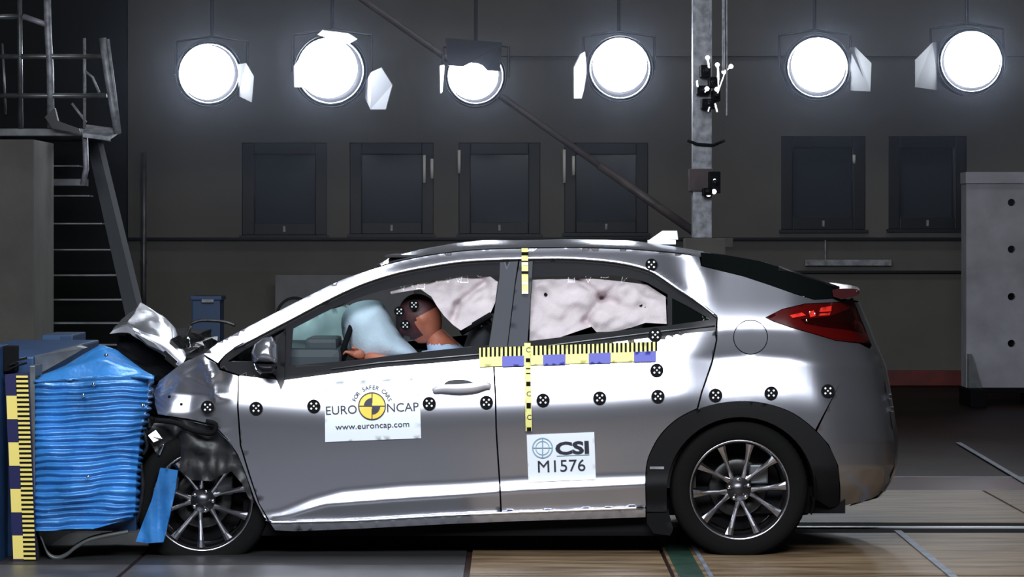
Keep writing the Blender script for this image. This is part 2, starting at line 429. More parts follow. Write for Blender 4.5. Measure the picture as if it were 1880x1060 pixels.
def wbar(name, p0, p1, r0, r1, depth, m, y=YW):
    a = P(p0, r1, y); b = P(p1, r0, y); return struct(MB().box(a[0], b[0], y-depth, y, a[2], b[2], .005).build(name, m))
wbar('trim_1', 200, 2100, 436, 441, .10, M['winframe'])
wbar('trim_2', 1200, 2100, 497, 502, .06, M['winframe'])
wbar('trim_3', 900, 2300, 92, 104, .06, M['wall'])
struct(wbar('baseboard_back', 1450, 2200, 680, 708, .05, M['redwall']))
tag(MB().pbox(1478, 1637, 477, 488, YW-.09, YW-.03, .004).build('cable_duct', M['galv']), 'short grey horizontal cable duct on the back wall behind the tailgate', 'cable duct')
tag(MB().pbox(1514, 1516.5, 437, 478, YW-.09, YW-.06).build('conduit', M['galv']), 'thin vertical conduit dropping from wall ledge to grey cable duct', 'conduit')
t = thing('notice_board', 'large grey board standing against back wall behind the windscreen pillar', 'board', P(600, 640, YW-.6)[:2]+(0,))
MB().pbox(505, 760, 505, 690, YW-.7, YW-.64, .01).build('board_panel', M['board'], t)
b = MB(); bp = [P(541+34*math.cos(a), 585+38*math.sin(a), YW-.71) for a in np.linspace(PI, 2*PI, 16)]; b.tube(bp, .012, 6); b.build('hose_loop', M['winframe'], t)
for x in (530, 735): MB().box(P(x, 0, YW-.7)[0]-.03, P(x, 0, YW-.7)[0]+.03, YW-.85, YW-.5, 0, .75, .005).build('leg', M['winframe'], t)

hz = MB().box(-9, 9, 7.6, 13.4, 1.2, 6.5).build('haze', None); hz['kind'] = 'stuff'; hz['label'] = 'thin bluish haze glowing around the floodlights at back of hall'; hz['category'] = 'haze'
hm = bpy.data.materials.new('thin_haze'); hm.use_nodes = True; hm.node_tree.nodes.clear()
ho = hm.node_tree.nodes.new('ShaderNodeOutputMaterial'); hv = hm.node_tree.nodes.new('ShaderNodeVolumeScatter')
hv.inputs['Density'].default_value = HAZE; hv.inputs['Anisotropy'].default_value = 0.6; hv.inputs['Color'].default_value = (0.66, 0.76, 1, 1)
hm.node_tree.links.new(hv.outputs[0], ho.inputs['Volume']); hz.data.materials.clear(); hz.data.materials.append(hm)
# floor finishes
def slab(name, x0, x1, y0, y1, m, z=0.008, bev=.003, parent=floor):
    return MB().box(x0, x1, y0, y1, -.02, z, bev).build(name, m, parent)
xs = [-0.19, 0.70, 2.72, 3.45, 4.25, 5.6, 7.0]
ys = [(-4.0, -2.4), (-2.36, -0.7), (-0.66, 0.94), (1.41, 3.1)]
for y0, y1 in ys:
    for i in range(len(xs)-1):
        slab('floor_plate', xs[i]+.006, xs[i+1]-(.012 if i else .012), y0, y1, M['plate'], .008)
for i in range(4):
    for y0, y1 in [(-4, -2.4), (-2.36, -.31)]: slab('grey_floor_plate', -0.2-(i+1)*1.5+.01, -0.2-i*1.5-.01, y0, y1, M['matg'], .007)
    for y0, y1 in [(-.29, .94), (1.41, 3.1)]: slab('shadow_floor_plate', -0.2-(i+1)*1.5+.01, -0.2-i*1.5-.01, y0, y1, M['plate_shadow'], .007)  # plates blackened to carry the car's shadow on the left
slab('red_band', 1.9, 15, 3.12, 3.95, M['redfloor'], .004)
slab('tape_line', 1.9, 15, 3.96, 3.99, M['tapeblue'], .005)
b = slab('green_stripe', 0.72, 0.83, -4, 1.0, M['green'], .012); slab('tape_strip', 0.85, 0.87, -4, 1.0, M['tapeblue'], .012)
for (xa, ya, xb, yb) in ((1.86, -3, 1.90, 1.0), (3.02, 3.15, 3.14, 6.5)):
    w = .035; V = [(xa, ya, .010), (xa+w, ya, .010), (xb+w, yb, .010), (xb, yb, .010)]; V += [(x, y, z+.004) for x, y, z in V]
    MB().add(V, [(0, 3, 2, 1), (4, 5, 6, 7), (0, 1, 5, 4), (1, 2, 6, 5), (2, 3, 7, 6), (3, 0, 4, 7)]).build('tape_strip', M['tapeblue'], floor)
t = thing('tow_rail', 'long polished steel tow rail set in the track under the car', 'rail', (2, 1.17, 0))
b = MB(); b.box(-1.7, 12, 1.14, 1.185, 0, .014, .004); b.build('running_rail', M['rail'], t)
MB().box(-1.7, 12, .95, 1.14, 0, .006).build('rail_bed', M['black'], t); MB().box(-1.7, 12, 1.185, 1.40, 0, .006).build('rail_bed', M['black'], t)

# right-hand concrete block
yb = 10.7
t = thing('concrete_panel', 'tall pale concrete panel with a column of round holes, right of car', 'concrete panel', P(1830, 745, yb))
v2, fs = [], []
holes = [[(1857+7*math.cos(a), r+7*math.sin(a)) for a in np.linspace(0, 2*PI, 13)[:-1]] for r in (372, 458, 545, 631)]
a0 = panel('slab', [(1774, 320), (1990, 320), (1990, 712), (1774, 712)], M['concrete'], t, step=(60, 60), yf=lambda x, r: yb, lip=.25, holes=holes, smooth=False, bd=60)
for h in holes:
    c = P(1857, np.mean([q[1] for q in h]), yb); MB().lathe([(.033, 0), (.033, .06), (.0, .06)], c, 14).build('tie_hole', M['black'], t, True)
b = MB(); c0 = P(1778, 337, yb)
MB().pbox(1773, 1991, 316, 337, yb-.03, yb+.25, .005).build('coping', M['concrete'], t)
for px in (1786, 1900):
    V = [P(px-10, 650, yb-.02), P(px-4, 650, yb-.02), P(px+14, 712, yb-.02), P(px-10, 712, yb-.02)]; V += [(x, y-.05, z) for x, y, z in V]
    MB().add(V, [(0, 1, 2, 3), (7, 6, 5, 4), (0, 4, 5, 1), (1, 5, 6, 2), (2, 6, 7, 3), (3, 7, 4, 0)]).build('gusset', M['steel'], t)
    MB().box(P(px, 0, yb)[0]-.07, P(px, 0, yb)[0]+.07, yb-.3, yb+.3, 0, P(0, 712, yb)[2], .01).build('foot', M['black'], t)
MB().pbox(1797, 1990, 712, 722, yb, yb+.2, .004).build('base_beam', M['black'], t)

# steel column with cameras, brace
yc = 8.0
t = thing('steel_column', 'mottled grey steel column behind the car roof carrying camera clusters', 'column', P(1290, 787, yc))
a = P(1272, 0, yc)[0]; b_ = P(1307, 0, yc)[0]
MB().box(a, b_, yc, yc+.14, P(0, 437, yc)[2], 6.5, .006).build('post', M['galv'], t)
MB().box(a-.06, b_+.10, yc-.05, yc+.22, 0, P(0, 438, yc)[2], .01).build('plinth', M['concl'], t)
MB().pbox(1266, 1313, 310, 352, yc-.02, yc+.16, .01).build('clamp_collar', mat('rust_brown', (0.05, 0.03, 0.035), 0.6, var=0.4), t)
MB().tube([P(1262, 258, yc-.02), P(1280, 265, yc-.03), P(1310, 267, yc-.03), P(1330, 258, yc)], .012, 6).build('cable_tie', M['black'], t, True)
def rig(label, specs, loc):
    t = thing('camera_rig', label, 'camera rig', P(*loc))
    for (px, r, w, h, d) in specs:
        MB().pbox(px-w/2, px+w/2, r-h/2, r+h/2, yc-.14-d, yc-.02, .006).build('camera_body', M['black'], t)
        MB().lathe([(0, -.02), (w/950, -.02), (w/900, .05), (0, .05)], P(px, r, yc-.16-d), 14).build('lens_barrel', M['gloss'], t, True)
    return t
t = rig('cluster of high-speed cameras on upper part of the grey steel column', [(1296, 130, 18, 22, .04), (1310, 150, 14, 18, .10), (1292, 165, 24, 16, .02), (1316, 175, 14, 20, .08), (1302, 190, 26, 18, .05)], (1300, 160, yc-.06))
for a, b_ in (((1317, 120), (1319, 160)), ((1330, 135), (1317, 172)), ((1343, 122), (1330, 132)), ((1299, 105), (1302, 125)), ((1280, 148), (1281, 160)), ((1300, 160), (1294, 170)), ((1306, 185), (1300, 205)), ((1312, 190), (1316, 206))):
    MB().tube([P(*a, yc-.22), P(*b_, yc-.22)], .010, 6).build('bracket_arm', M['chrome'], t)
for a in ((1317, 119), (1299, 106), (1342, 122), (1329, 132), (1298, 163), (1316, 164)):
    MB().lathe([(0, -.02), (.014, -.014), (.018, 0), (.014, .014), (0, .02)], P(*a, yc-.25), 10).build('indicator_lamp', M['led'], t, True)
t = rig('small camera pair clamped low on the grey steel column above roof', [(1313, 335, 20, 40, .05), (1300, 352, 16, 14, .08)], (1305, 335, yc-.06))
for a in ((1312, 331, .011), (1301, 357, .019), (1311, 352, .019)):
    MB().lathe([(0, -.02), (a[2]*.7, -.014), (a[2], 0), (a[2]*.7, .014), (0, .02)], P(a[0], a[1], yc-.2), 10).build('indicator_lamp', M['led'], t, True)
for nm, px, r1, lb in (('hanging_cable', 1303, 62, 'short thin cable hanging from the ceiling beside the steel column'), ('hanging_rod', 1328, 130, 'thicker pale rod hanging down to the upper camera cluster'), ('hanging_cable', 1334, 212, 'long thin cable dropping past the upper camera cluster')):
    x, y, z = P(px, r1, yc-.28); tag(MB().tube([(x, y, WT), (x, y, (WT+z)/2), (x, y, z)], .011 if nm == 'hanging_rod' else .005, 6).build(nm, M['galv']), lb, 'rod' if nm == 'hanging_rod' else 'cable')
t = thing('diagonal_brace', 'brown-grey diagonal brace pipe running down to the foot of the steel column', 'brace', P(1290, 437, 9.9))
p0, p1 = P(560, -75, 9.9), P(1290, 437, 9.9)
MB().tube([p0, p1], .028, 12).build('pipe', M['brace'], t, True)
MB().tube([tuple(p0[i]+(p1[i]-p0[i])*.74 for i in range(3)), p1], .036, 12).build('pipe_sleeve', M['brace'], t, True)
MB().box(p1[0]-.05, p1[0]+.25, 9.82, 9.98, p1[2]-.08, p1[2], .006).build('foot_bracket', M['brace'], t)

# floodlights
YL = 9.0
def bd_leaf(pts, y0s, m, parent):       # barn door leaf: outline px,row with depth per point, 6 mm thick
    V = [P(x, r, y) for (x, r), y in zip(pts, y0s)]; n = len(V)
    nn = (Vector(V[1])-Vector(V[0])).cross(Vector(V[2])-Vector(V[0])).normalized()*.008
    V += [tuple(Vector(v)+nn) for v in V]
    Fs = [tuple(range(n)), tuple(range(2*n-1, n-1, -1))]+[(i, (i+1) % n, (i+1) % n+n, i+n) for i in range(n)]
    return mesh_obj('barn_door', V, Fs, m, parent)
def flood(label, cx, cy, r, doors, ring=(4, 2), tilt=0):
    t = thing('floodlight', label, 'floodlight', P(cx, cy-70, YL+.25), group='floodlights in a row above the car')
    c = P(cx, cy, YL); k = (D0+YL)/F; R = r*k; rc = P(cx+ring[0], cy+ring[1], YL+.02)
    MB().lathe([(0, -.012), (R*.5, -.010), (R*.99, 0), (R*.99, .02), (0, .02)], c, 40).build('lens', M['lens'], t, True)
    MB().lathe([(R*1.06, 0), (R*1.10, -.02), (R*1.14, 0), (R*1.14, .06), (R*1.06, .06)], rc, 44, closed=True).build('lens_rim', M['chrome'], t, True)
    MB().lathe([(R*1.19, -.01), (R*1.22, -.03), (R*1.25, -.01), (R*1.25, .05), (R*1.19, .05)], rc, 44, closed=True).build('outer_ring', M['lampbody'], t, True)
    MB().lathe([(0, .04), (R*1.22, .04), (R*1.22, .22), (R*.9, .40), (R*.5, .46), (0, .46)], rc, 36).build('housing', M['lampbody'], t, True)
    yk = MB(); s = R*1.32
    yk.tube([(rc[0]-s, rc[1]+.15, rc[2]), (rc[0]-s, rc[1]+.2, rc[2]+R*1.25), (rc[0], rc[1]+.2, rc[2]+R*1.45), (rc[0]+s, rc[1]+.2, rc[2]+R*1.25), (rc[0]+s, rc[1]+.15, rc[2])], .012, 6)
    yk.tube([(rc[0], rc[1]+.2, rc[2]+R*1.45), (rc[0], rc[1]+.2, 3.72)], .015, 8)
    yk.build('yoke', M['lampbody'], t)
    for pts, ys_ in doors: bd_leaf(pts, ys_, M['lampbody'] if len(pts) == 9 else (M['barnshade'] if cx in (380, 1503, 1785) else M['barn']), t)  # dim leaves get darker metal, their shade is in the colour
    return t
flood('round floodlight nearest the stairs with one dim door leaf on its side', 380, 133, 50, [([(437, 118), (452, 116), (466, 140), (462, 188), (437, 176)], [YL, YL-.06, YL-.14, YL-.14, YL])])
flood('round floodlight with bright leaves above and beside its lens, second from stairs', 601, 125, 55, [
    ([(583, 64), (592, 56), (640, 62), (656, 72), (640, 81)], [YL-.02, YL-.12, YL-.12, YL-.04, YL]),
    ([(672, 148), (682, 132), (700, 124), (720, 156), (708, 201), (680, 201), (670, 180)], [YL, YL-.03, YL-.08, YL-.14, YL-.14, YL-.05, YL]),
    ([(540, 122), (550, 108), (556, 160), (541, 160)], [YL-.1, YL-.02, YL-.0, YL-.1])], ring=(6, 5))
flood('round floodlight half shuttered by a lowered top leaf', 869, 137, 46, [
    ([(808, 121), (815, 119), (817, 122), (813, 168), (809, 172)], [YL-.18, YL-.04, YL-.0, YL-.0, YL-.16]),
    ([(818, 70), (922, 78), (918, 131), (894, 129), (886, 120), (876, 116), (864, 115), (850, 122), (822, 120)], [YL-.02, YL-.02, YL-.1, YL-.1, YL-.1, YL-.1, YL-.1, YL-.1, YL-.1])], ring=(4, 3))
flood('round floodlight with a narrow bright leaf, just before the steel column', 1138, 119, 50, [
    ([(1054, 124), (1066, 100), (1074, 95), (1078, 130), (1074, 160), (1068, 181), (1054, 181)], [YL-.16, YL-.10, YL-.03, YL, YL, YL-.05, YL-.16])], ring=(0, 7))
flood('round floodlight with one dim leaf, just beyond the steel column', 1503, 119, 50, [
    ([(1558, 88), (1570, 86), (1600, 116), (1598, 168), (1558, 166)], [YL, YL-.02, YL-.16, YL-.16, YL])], ring=(-2, 5))
flood('round floodlight above the pale concrete panel', 1785, 110, 51, [
    ([(1680, 110), (1712, 78), (1724, 76), (1724, 166), (1680, 160)], [YL-.16, YL-.03, YL, YL, YL-.16])], ring=(-2, 3))
t = thing('lighting_bar', 'long horizontal pipe from which the floodlights hang', 'pipe', (0, YL+.2, 3.72))
MB().tube([(-6, YL+.22, 3.75), (7, YL+.22, 3.75)], .03, 12).build('pipe', M['lampbody'], t, True)
for x in (-5.5, -2.4, 1.0, 4.0): MB().tube([(x, YL+.22, 3.75), (x, YL+.22, WT)], .012, 6).build('hanger_rod', M['lampbody'], t)

# stair tower and left pier
ys_ = 7.0
t = thing('stair_tower', 'metal stair tower with railed landing beside the concrete pier', 'staircase', P(140, 700, ys_))
rows = [305, 335, 360, 411, 459, 506, 551, 594, 634, 672]
for i, r in enumerate(rows):
    pr = 145+(i*9 if i < 3 else (i-2)*20+22); y = ys_+1.2-i*.14; th = 3.0 if i != 1 else 13
    MB().pbox(50, pr, r-th/2, r+th/2, y, y+.22, .004).build('tread', M['steel'], t)
for a, b_ in ((172, 255), (35, 40)):
    V = [P(a-14, 258, ys_+1.3), P(a+6, 258, ys_+1.3), P(b_+8+(20 if a > 100 else 0), 690, ys_-.1), P(b_-20+(20 if a > 100 else 0), 690, ys_-.1)]
    V += [(x+.04, y+.02, z) for x, y, z in V]
    MB().add(V, [(0, 1, 2, 3), (7, 6, 5, 4), (0, 4, 5, 1), (1, 5, 6, 2), (2, 6, 7, 3), (3, 7, 4, 0)]).build('stringer', M['frame'] if a < 100 else mat('stringer_grey', (0.05, 0.055, 0.065), 0.5), t)
yl = ys_+.3
MB().pbox(-60, 158, 236, 250, yl, yl+1.2, .006).build('landing', M['steel'], t)
V = [P(152, 252, yl-.1), P(200, 258, yl-.1), P(220, 244, yl+.1), P(158, 236, yl+.1)]; V += [(x, y, z+.03) for x, y, z in V]
MB().add(V, [(0, 1, 2, 3), (7, 6, 5, 4), (0, 4, 5, 1), (1, 5, 6, 2), (2, 6, 7, 3), (3, 7, 4, 0)]).build('landing_corner', M['galv'], t)
def rod(pts, r, nm, m=None, y=yl-.02): return MB().tube([P(a, b, y) for a, b in pts], r, 8).build(nm, m or M['steel'], t, True)
rod([(188, 70), (196, 130), (206, 190), (216, 246)], .028, 'railing_post', M['galv']); rod([(198, 72), (208, 150), (220, 244)], .012, 'railing_post', M['galv'])
rod([(155, 70), (155, 235)], .012, 'railing_post', M['galv']); rod([(85, -60), (88, 60), (92, 130), (93, 235)], .028, 'railing_post', M['galv'])
rod([(35, -60), (38, 235)], .02, 'railing_post'); rod([(4, 80), (10, 210)], .01, 'railing_post'); rod([(155, 130), (170, 142), (182, 170)], .010, 'bent_bracket', M['galv'])
rod([(-60, 104), (190, 104)], .02, 'guard_rail'); rod([(-60, 176), (196, 176)], .02, 'guard_rail'); rod([(-60, 32), (40, 30)], .02, 'guard_rail'); rod([(42, 30), (92, 48)], .022, 'guard_rail', M['galv'])
rod([(132, 190), (158, 225)], .01, 'bent_bracket', M['galv']); rod([(156, 250), (158, 310), (152, 340)], .022, 'hanger_post', M['galv'])
V = [P(82, 215, yl-.15), P(100, 198, yl-.15), P(106, 222, yl-.15), P(145, 236, yl-.15), P(148, 246, yl-.15), P(96, 236, yl-.15)]; V += [(x, y+.06, z) for x, y, z in V]
MB().add(V, [(0, 1, 2, 3, 4, 5), (11, 10, 9, 8, 7, 6)]+[(i, i+6, (i+1) % 6+6, (i+1) % 6) for i in range(6)]).build('kick_plate', M['chrome'], t)
t = struct(MB().pbox(-300, 62, 256, 745, 6.2, 7.0, .01).build('wall_left_pier', M['concl']))
plain('stair_shade_panel', M['stair_shade'], (P(-260, 0, 9.6)[0], P(232, 0, 9.6)[0], 9.6, 9.7, 0, WT))  # black panel added to paint in the darkness behind the stairs
t = thing('drain_pipe', 'thin vertical pipe on the dark wall right of the stairs', 'pipe', P(264, 700, YW-.1))
MB().tube([P(264, 280, YW-.1), P(264, 700, YW-.1)], .025, 8).build('pipe', M['steel'], t, True)
for r in (330, 480, 620): MB().tube([P(259, r, YW-.06), P(269, r, YW-.06)], .035, 8).build('pipe_clip', M['steel'], t)
t = thing('storage_bin', 'blue bin standing behind the crumpled bonnet by the back wall', 'bin', P(378, 760, 9.0))
MB().box(P(352, 0, 9)[0], P(404, 0, 9)[0], 9, 9.3, 0, P(0, 552, 9)[2], .01).build('bin_body', M['bluebox'], t)
MB().box(P(349, 0, 9)[0], P(407, 0, 9)[0], 8.98, 9.32, P(0, 552, 9)[2], P(0, 544, 9)[2], .01).build('lid', M['bluebox'], t); MB().pbox(370, 392, 550, 556, 8.96, 9.0, .004).build('label_plate', M['galv'], t)
t = thing('tool_cabinet', 'dark blue steel cabinet behind the barrier at the foot of stairs', 'cabinet', P(105, 800, 4.5))
MB().box(P(76, 0, 4.5)[0], P(134, 0, 4.5)[0], 4.5, 5.0, 0, P(0, 615, 4.5)[2], .01).build('cabinet_body', M['bluebox'], t)
MB().box(P(78, 0, 4.5)[0], P(112, 0, 4.5)[0], 4.48, 4.5, .05, P(0, 618, 4.5)[2], .004).build('door', mat('cab_door', (0.03, 0.09, 0.2), .5), t)

# ================================================================== CRASH BARRIER
t = thing('crash_barrier', 'blue deformable crash barrier with pleated crushed face and yellow scale board', 'crash barrier', P(60, 1035, .3))
YB = -0.14
MB().box(P(-120, 0, 0)[0], P(62, 0, 0)[0], 0.0, 1.9, 0.0, P(0, 655, 0)[2], .01).build('barrier_block', M['frame'], t)
# pleated block: plan path (px, y) and rows
PT = [(64, 0.02), (64, -.10), (68, YB), (110, YB-.01), (150, YB-.015), (190, YB-.01), (225, YB), (245, YB+.02), (256, YB+.06), (262, .05), (262, .2), (258, .7)]
path = cr(PT, 7); NRW = 190
V = []; Fs = []
for j in range(NRW+1):
    v = j/NRW; r = 698+v*278
    for i, (px, y) in enumerate(path):
        w = sstep(66, 250, px)
        q = px+w*(22-I([(698, 0), (760, 6), (800, 16), (880, 24), (950, 27), (968, 36), (976, 62)], r))*(1 if px > 200 else w)
        rr = r+w*(-8+10*noise.noise(Vector((px*.012, r*.02, 3))))+ (1-w)*2*noise.noise(Vector((px*.03, r*.05, 9)))
        ph = r*2*PI/12.6+2.2*noise.noise(Vector((px*.006, r*.03, 0)))+1.1*noise.noise(Vector((px*.03, r*.01, 5)))
        a = (0.5+0.5*math.sin(ph))**.6; amp = .030*(0.55+.7*abs(noise.noise(Vector((px*.01, r*.04, 7))))) * sstep(698, 712, r)
        yy = y+amp*(1-a)+.02*noise.noise(Vector((px*.015, r*.012, 1)))
        if j == NRW: yy += .05
        V.append(P(q-(amp*(1-a)*300 if i > len(path)-24 else 0), rr, yy))
n = len(path)
for j in range(NRW):
    for i in range(n-1): Fs.append((j*n+i, (j+1)*n+i, (j+1)*n+i+1, j*n+i+1))
hb = mesh_obj('pleated_block', V, Fs, M['honey'], t, True)
# folded top sheet up to the peak
V = []; Fs = []
ks = np.linspace(0, 1, 40)
prof0 = [(62, 700), (150, 694), (200, 692), (250, 690), (283, 692)]
prof1 = [(75, 690), (112, 680), (150, 668), (200, 662), (250, 676), (281, 688)]
prof2 = [(70, 690), (120, 672), (152, 650), (185, 634), (215, 643), (240, 662), (262, 682)]
prof3 = [(70, 700), (130, 690), (185, 660), (230, 680), (262, 700)]
def onp(pr, u): x = pr[0][0]+(pr[-1][0]-pr[0][0])*u; return x, I(pr, x)
sheet = [(prof0, YB+.005, 0), (prof0, YB-.012, 3), (prof1, YB+.05, 0), (prof2, YB+.22, 0), (prof3, .5, 0), (prof3, .8, 20)]
lv = []
for a, b_ in zip(sheet, sheet[1:]):
    for s_ in np.linspace(0, 1, 6)[:-1]: lv.append((a, b_, s_))
for a, b_, s_ in lv:
    for u in ks:
        xa, ra = onp(a[0], u); xb, rb = onp(b_[0], u); r = ra+a[2]+(rb+b_[2]-ra-a[2])*s_; x = xa+(xb-xa)*s_; y = a[1]+(b_[1]-a[1])*s_
        V.append(P(x, r+2.5*noise.noise(Vector((x*.03, s_*2+a[1]*9, 4))), y+.012*noise.noise(Vector((x*.02, r*.05, 2)))))
for j in range(len(lv)-1):
    for i in range(39): Fs.append((j*40+i, j*40+i+1, (j+1)*40+i+1, (j+1)*40+i))
o = mesh_obj('top_sheet', V, Fs, M['honey'], t, True); o.modifiers.new('s', 'SOLIDIFY').thickness = .006
MB().box(P(66, 0, 0)[0], P(250, 0, 0)[0], 0.0, .8, P(0, 975, 0)[2], P(0, 702, 0)[2]).build('honeycomb_core', M['frame'], t)
for (px, r) in ((195, 653), (172, 706), (153, 726), (162, 876), (262, 745)):
    MB().lathe([(0, -.012), (.006, -.010), (.009, 0)], P(px, r, YB-.035), 10).build('rivet', M['chrome'], t, True)
V = [P(52, 672, .02), P(58, 655, .02), P(140, 636, .25), P(154, 640, .25), P(120, 660, .1), P(66, 690, .02)]; V += [(x, y+.12, z) for x, y, z in V]
MB().add(V, [(0, 1, 2, 3, 4, 5), (11, 10, 9, 8, 7, 6)]+[(i, i+6, (i+1) % 6+6, (i+1) % 6) for i in range(6)]).build('top_flange', M['steel'], t)
MB().box(P(54, 0, YB)[0], P(64, 0, YB)[0], YB, .05, P(0, 1040, YB)[2], P(0, 672, YB)[2], .004).build('backing_plate', M['steel'], t)
# scale board, leaning slightly
def slx(r): return (r-690)*.043
yS = YB-.03
bq = [(9+slx(688), 688), (52+slx(688), 684), (52+slx(1075), 1075), (9+slx(1075), 1075)]
sb = panel('scale_board', bq, M['navy'], t, step=(100, 100), yf=lambda x, r: yS, lip=.02, smooth=False, bd=200)
def qd(x0, x1, r0, r1): return [(x0+slx(r0), r0), (x1+slx(r0), r0), (x1+slx(r1), r1), (x0+slx(r1), r1)], [(0, 1, 2, 3)]
for k in range(5):
    r0 = 727+k*85.6
    if r0 < 1060: decal('yellow_block', *qd(10, 33, r0, r0+43), M['yellow'], sb, -.002, yf=lambda x, r: yS)
decal('tick_strip', *qd(29.5, 51, 690, 1075), M['yellow'], sb, -.0025, yf=lambda x, r: yS)
tk = [qd(29, 51.5, 694+k*8.56, 694+k*8.56+3.9) for k in range(45)]
decal('tick_marks', *merge(tk), M['black'], sb, -.004, yf=lambda x, r: yS)['kind'] = 'stuff'
V = []
for r0 in (660, 668): MB().tube([P(18, r0+10, YB), P(35, r0+2, YB), P(50, r0-2, YB)], .006, 6).build('board_clip', M['chrome'], t)
lp = cr([(70, 975), (77, 990), (88, 1016), (104, 1024), (122, 1018), (141, 1003), (172, 988), (235, 976)], 6)
V = []; Fs = []
for i, (x, r) in enumerate(lp): V += [P(x, r-2, -.10), P(x, r-5, .15), P(x, r+2, .15), P(x, r+5, -.10)]
for i in range(len(lp)-1):
    for k in range(4): Fs.append((4*i+k, 4*i+(k+1) % 4, 4*i+4+(k+1) % 4, 4*i+4+k))
mesh_obj('hanging_skirt', V, Fs, mat('skirt_grey', (.06, .065, .065), .35), t, True)
st = thing('barrier_post', 'dark blue steel post at the edge of frame beside the scale board', 'post', P(0, 1035, -.05))
MB().box(P(-30, 0, -.1)[0], P(7, 0, -.1)[0], -.20, -.008, 0, P(0, 633, -.1)[2], .006).build('post', M['frame'], st)
MB().box(P(5, 0, -.1)[0], P(28, 0, -.1)[0], -.12, -.008, P(0, 680, 0)[2], P(0, 634, 0)[2], .004).build('cap_plate', M['black'], st)

# ================================================================== THE CAR
car = thing('car', 'silver five-door hatchback with crushed front, covered in black test markers', 'car', (P(900, 0)[0], W_CAR/2, 0))
def sub(tab, a, b): 
    q = [p for p in tab if a < p[0] < b]; return [(a, I(tab, a))]+q+[(b, I(tab, b))]
def wheelarc(cx, cy, rx, ry, a0, a1, n=28): return [(cx+rx*math.cos(math.radians(a0+(a1-a0)*k/n)), cy-ry*math.sin(math.radians(a0+(a1-a0)*k/n))) for k in range(n+1)]
# arch outer edge (rear)
ARCH = cr([(1187, 940), (1187, 862), (1200, 822), (1222, 790), (1255, 764), (1300, 746), (1350, 738), (1400, 741), (1450, 757), (1490, 785), (1520, 818), (1537, 855), (1541, 895), (1540, 931)], 6)
# front door
seamx = lambda r: I([(640, 905), (725, 909.5), (790, 911), (889, 917.5), (960, 921)], r)
door_low = [(x, r+9) for x, r in LIP]
fd = [(439, 691)]+sub(BELT, 441, 904)+[(seamx(r)-1.5, r) for r in range(664, 935, 12)]+[(918.5, 941)]
fd += [(x, r) for x, r in [(815, 946), (664, 955), (540, 959.5), (497, 960)]]
fd += [(476, 924), (459, 871), (443, 818), (438, 747)]
door1 = panel('front_door', fd, M['paint'], car, step=(14, 4), lip=.007); far(door1)
rd = [(seamx(660)+1.5, 657)]+sub(BELT, 909, 1312)[1:]+[(1314, 625), (1306, 664), (1287, 720), (1279, 750)]
ai = [p for p in ARCH if p[0] < 1276 and p[1] < 936][::-1]
rd += [(x-1.5, r-1.5) for x, r in ai]+[(1184, 932)]+[(1100, 936), (958, 941), (921.5, 942)]+[(seamx(r)+1.5, r) for r in range(932, 662, -12)]
door2 = panel('rear_door', rd, M['paint'], car, step=(14, 4), lip=.007); far(door2)
# sill
sl = [(497, 962)]+[(540, 961.5), (664, 957), (815, 948), (958, 943), (1100, 937), (1185, 934)]+[(1185, 950), (1100, 953), (958, 957), (815, 963), (664, 971), (540, 976), (505, 974)]
o = panel('sill', sl, M['paint'], car, step=(30, 3), bd=10, off=-.004); far(o)
lipc = [P(x, r, S(x, r)-.008) for x, r in [(488, 955), (500, 960)]+[(x, I(LIP, x)) for x in range(520, 1182, 15)]]
o = MB().tube(lipc, [.004]+[.0065]*(len(lipc)-1), 8).build('sill_moulding', M['chrome'], car, True); far(o)
# body side: pillar, rail, quarter
outer = [(374, 650)]+cr(SEAM[1:], 3)[0:]+[(1287, 489)]
hatch_low = [(1365, 508), (1416, 525), (1461, 541), (1495, 551), (1529, 549)]
tl_up = [(1549, 556), (1478, 559), (1436, 569), (1407, 583)]
tl_low = [(1421, 590), (1450, 600), (1492, 612), (1535, 625), (1577, 629), (1599, 632)]
qp = outer+hatch_low+[(1545, 554.5)]+[(1478, 557.5), (1436, 567.5), (1405, 583), (1421, 591.5), (1450, 601.5), (1492, 613.5), (1535, 626.5), (1577, 631)]
qp += [(1597, 641), (1569, 678), (1543, 702)]
qp += [(x+1, r-1) for x, r in ARCH if x > 1281 and r < 795 and x < 1500][::-1]
qp += [(1282, 752), (1290, 720), (1309, 666), (1317, 625), (1318, 583)]+[(x, r-1.5) for x, r in cr(DRIP, 3)][::-1]+[(396, 664)]
fx, fy, fr_ = 1378, 619.5, 32
fuel = [(fx+fr_*math.cos(a), fy+fr_*math.sin(a)) for a in np.linspace(0, 2*PI, 41)[:-1]]
qpn = panel('body_side', qp, M['paint'], car, step=(10, 4), holes=[fuel]); far(qpn)
panel('fuel_flap', [(fx+(fr_-1.6)*math.cos(a), fy+(fr_-1.6)*math.sin(a)) for a in np.linspace(0, 2*PI, 41)[:-1]], M['paint'], qpn, step=(6, 5))
# gap backing behind the panel joints
bkp = [(445, 700)]+sub(BELT, 519, 1312)+[(1330, 640), (1440, 640), (1520, 690), (1500, 740)]+[(x, r-4) for x, r in ARCH if x < 1490 and r < 870][::-1]+[(1180, 925), (700, 945), (510, 950), (470, 860), (450, 790)]
o = panel('inner_skin', bkp, M['black'], car, step=(20, 10), off=.022, lip=0); far(o)
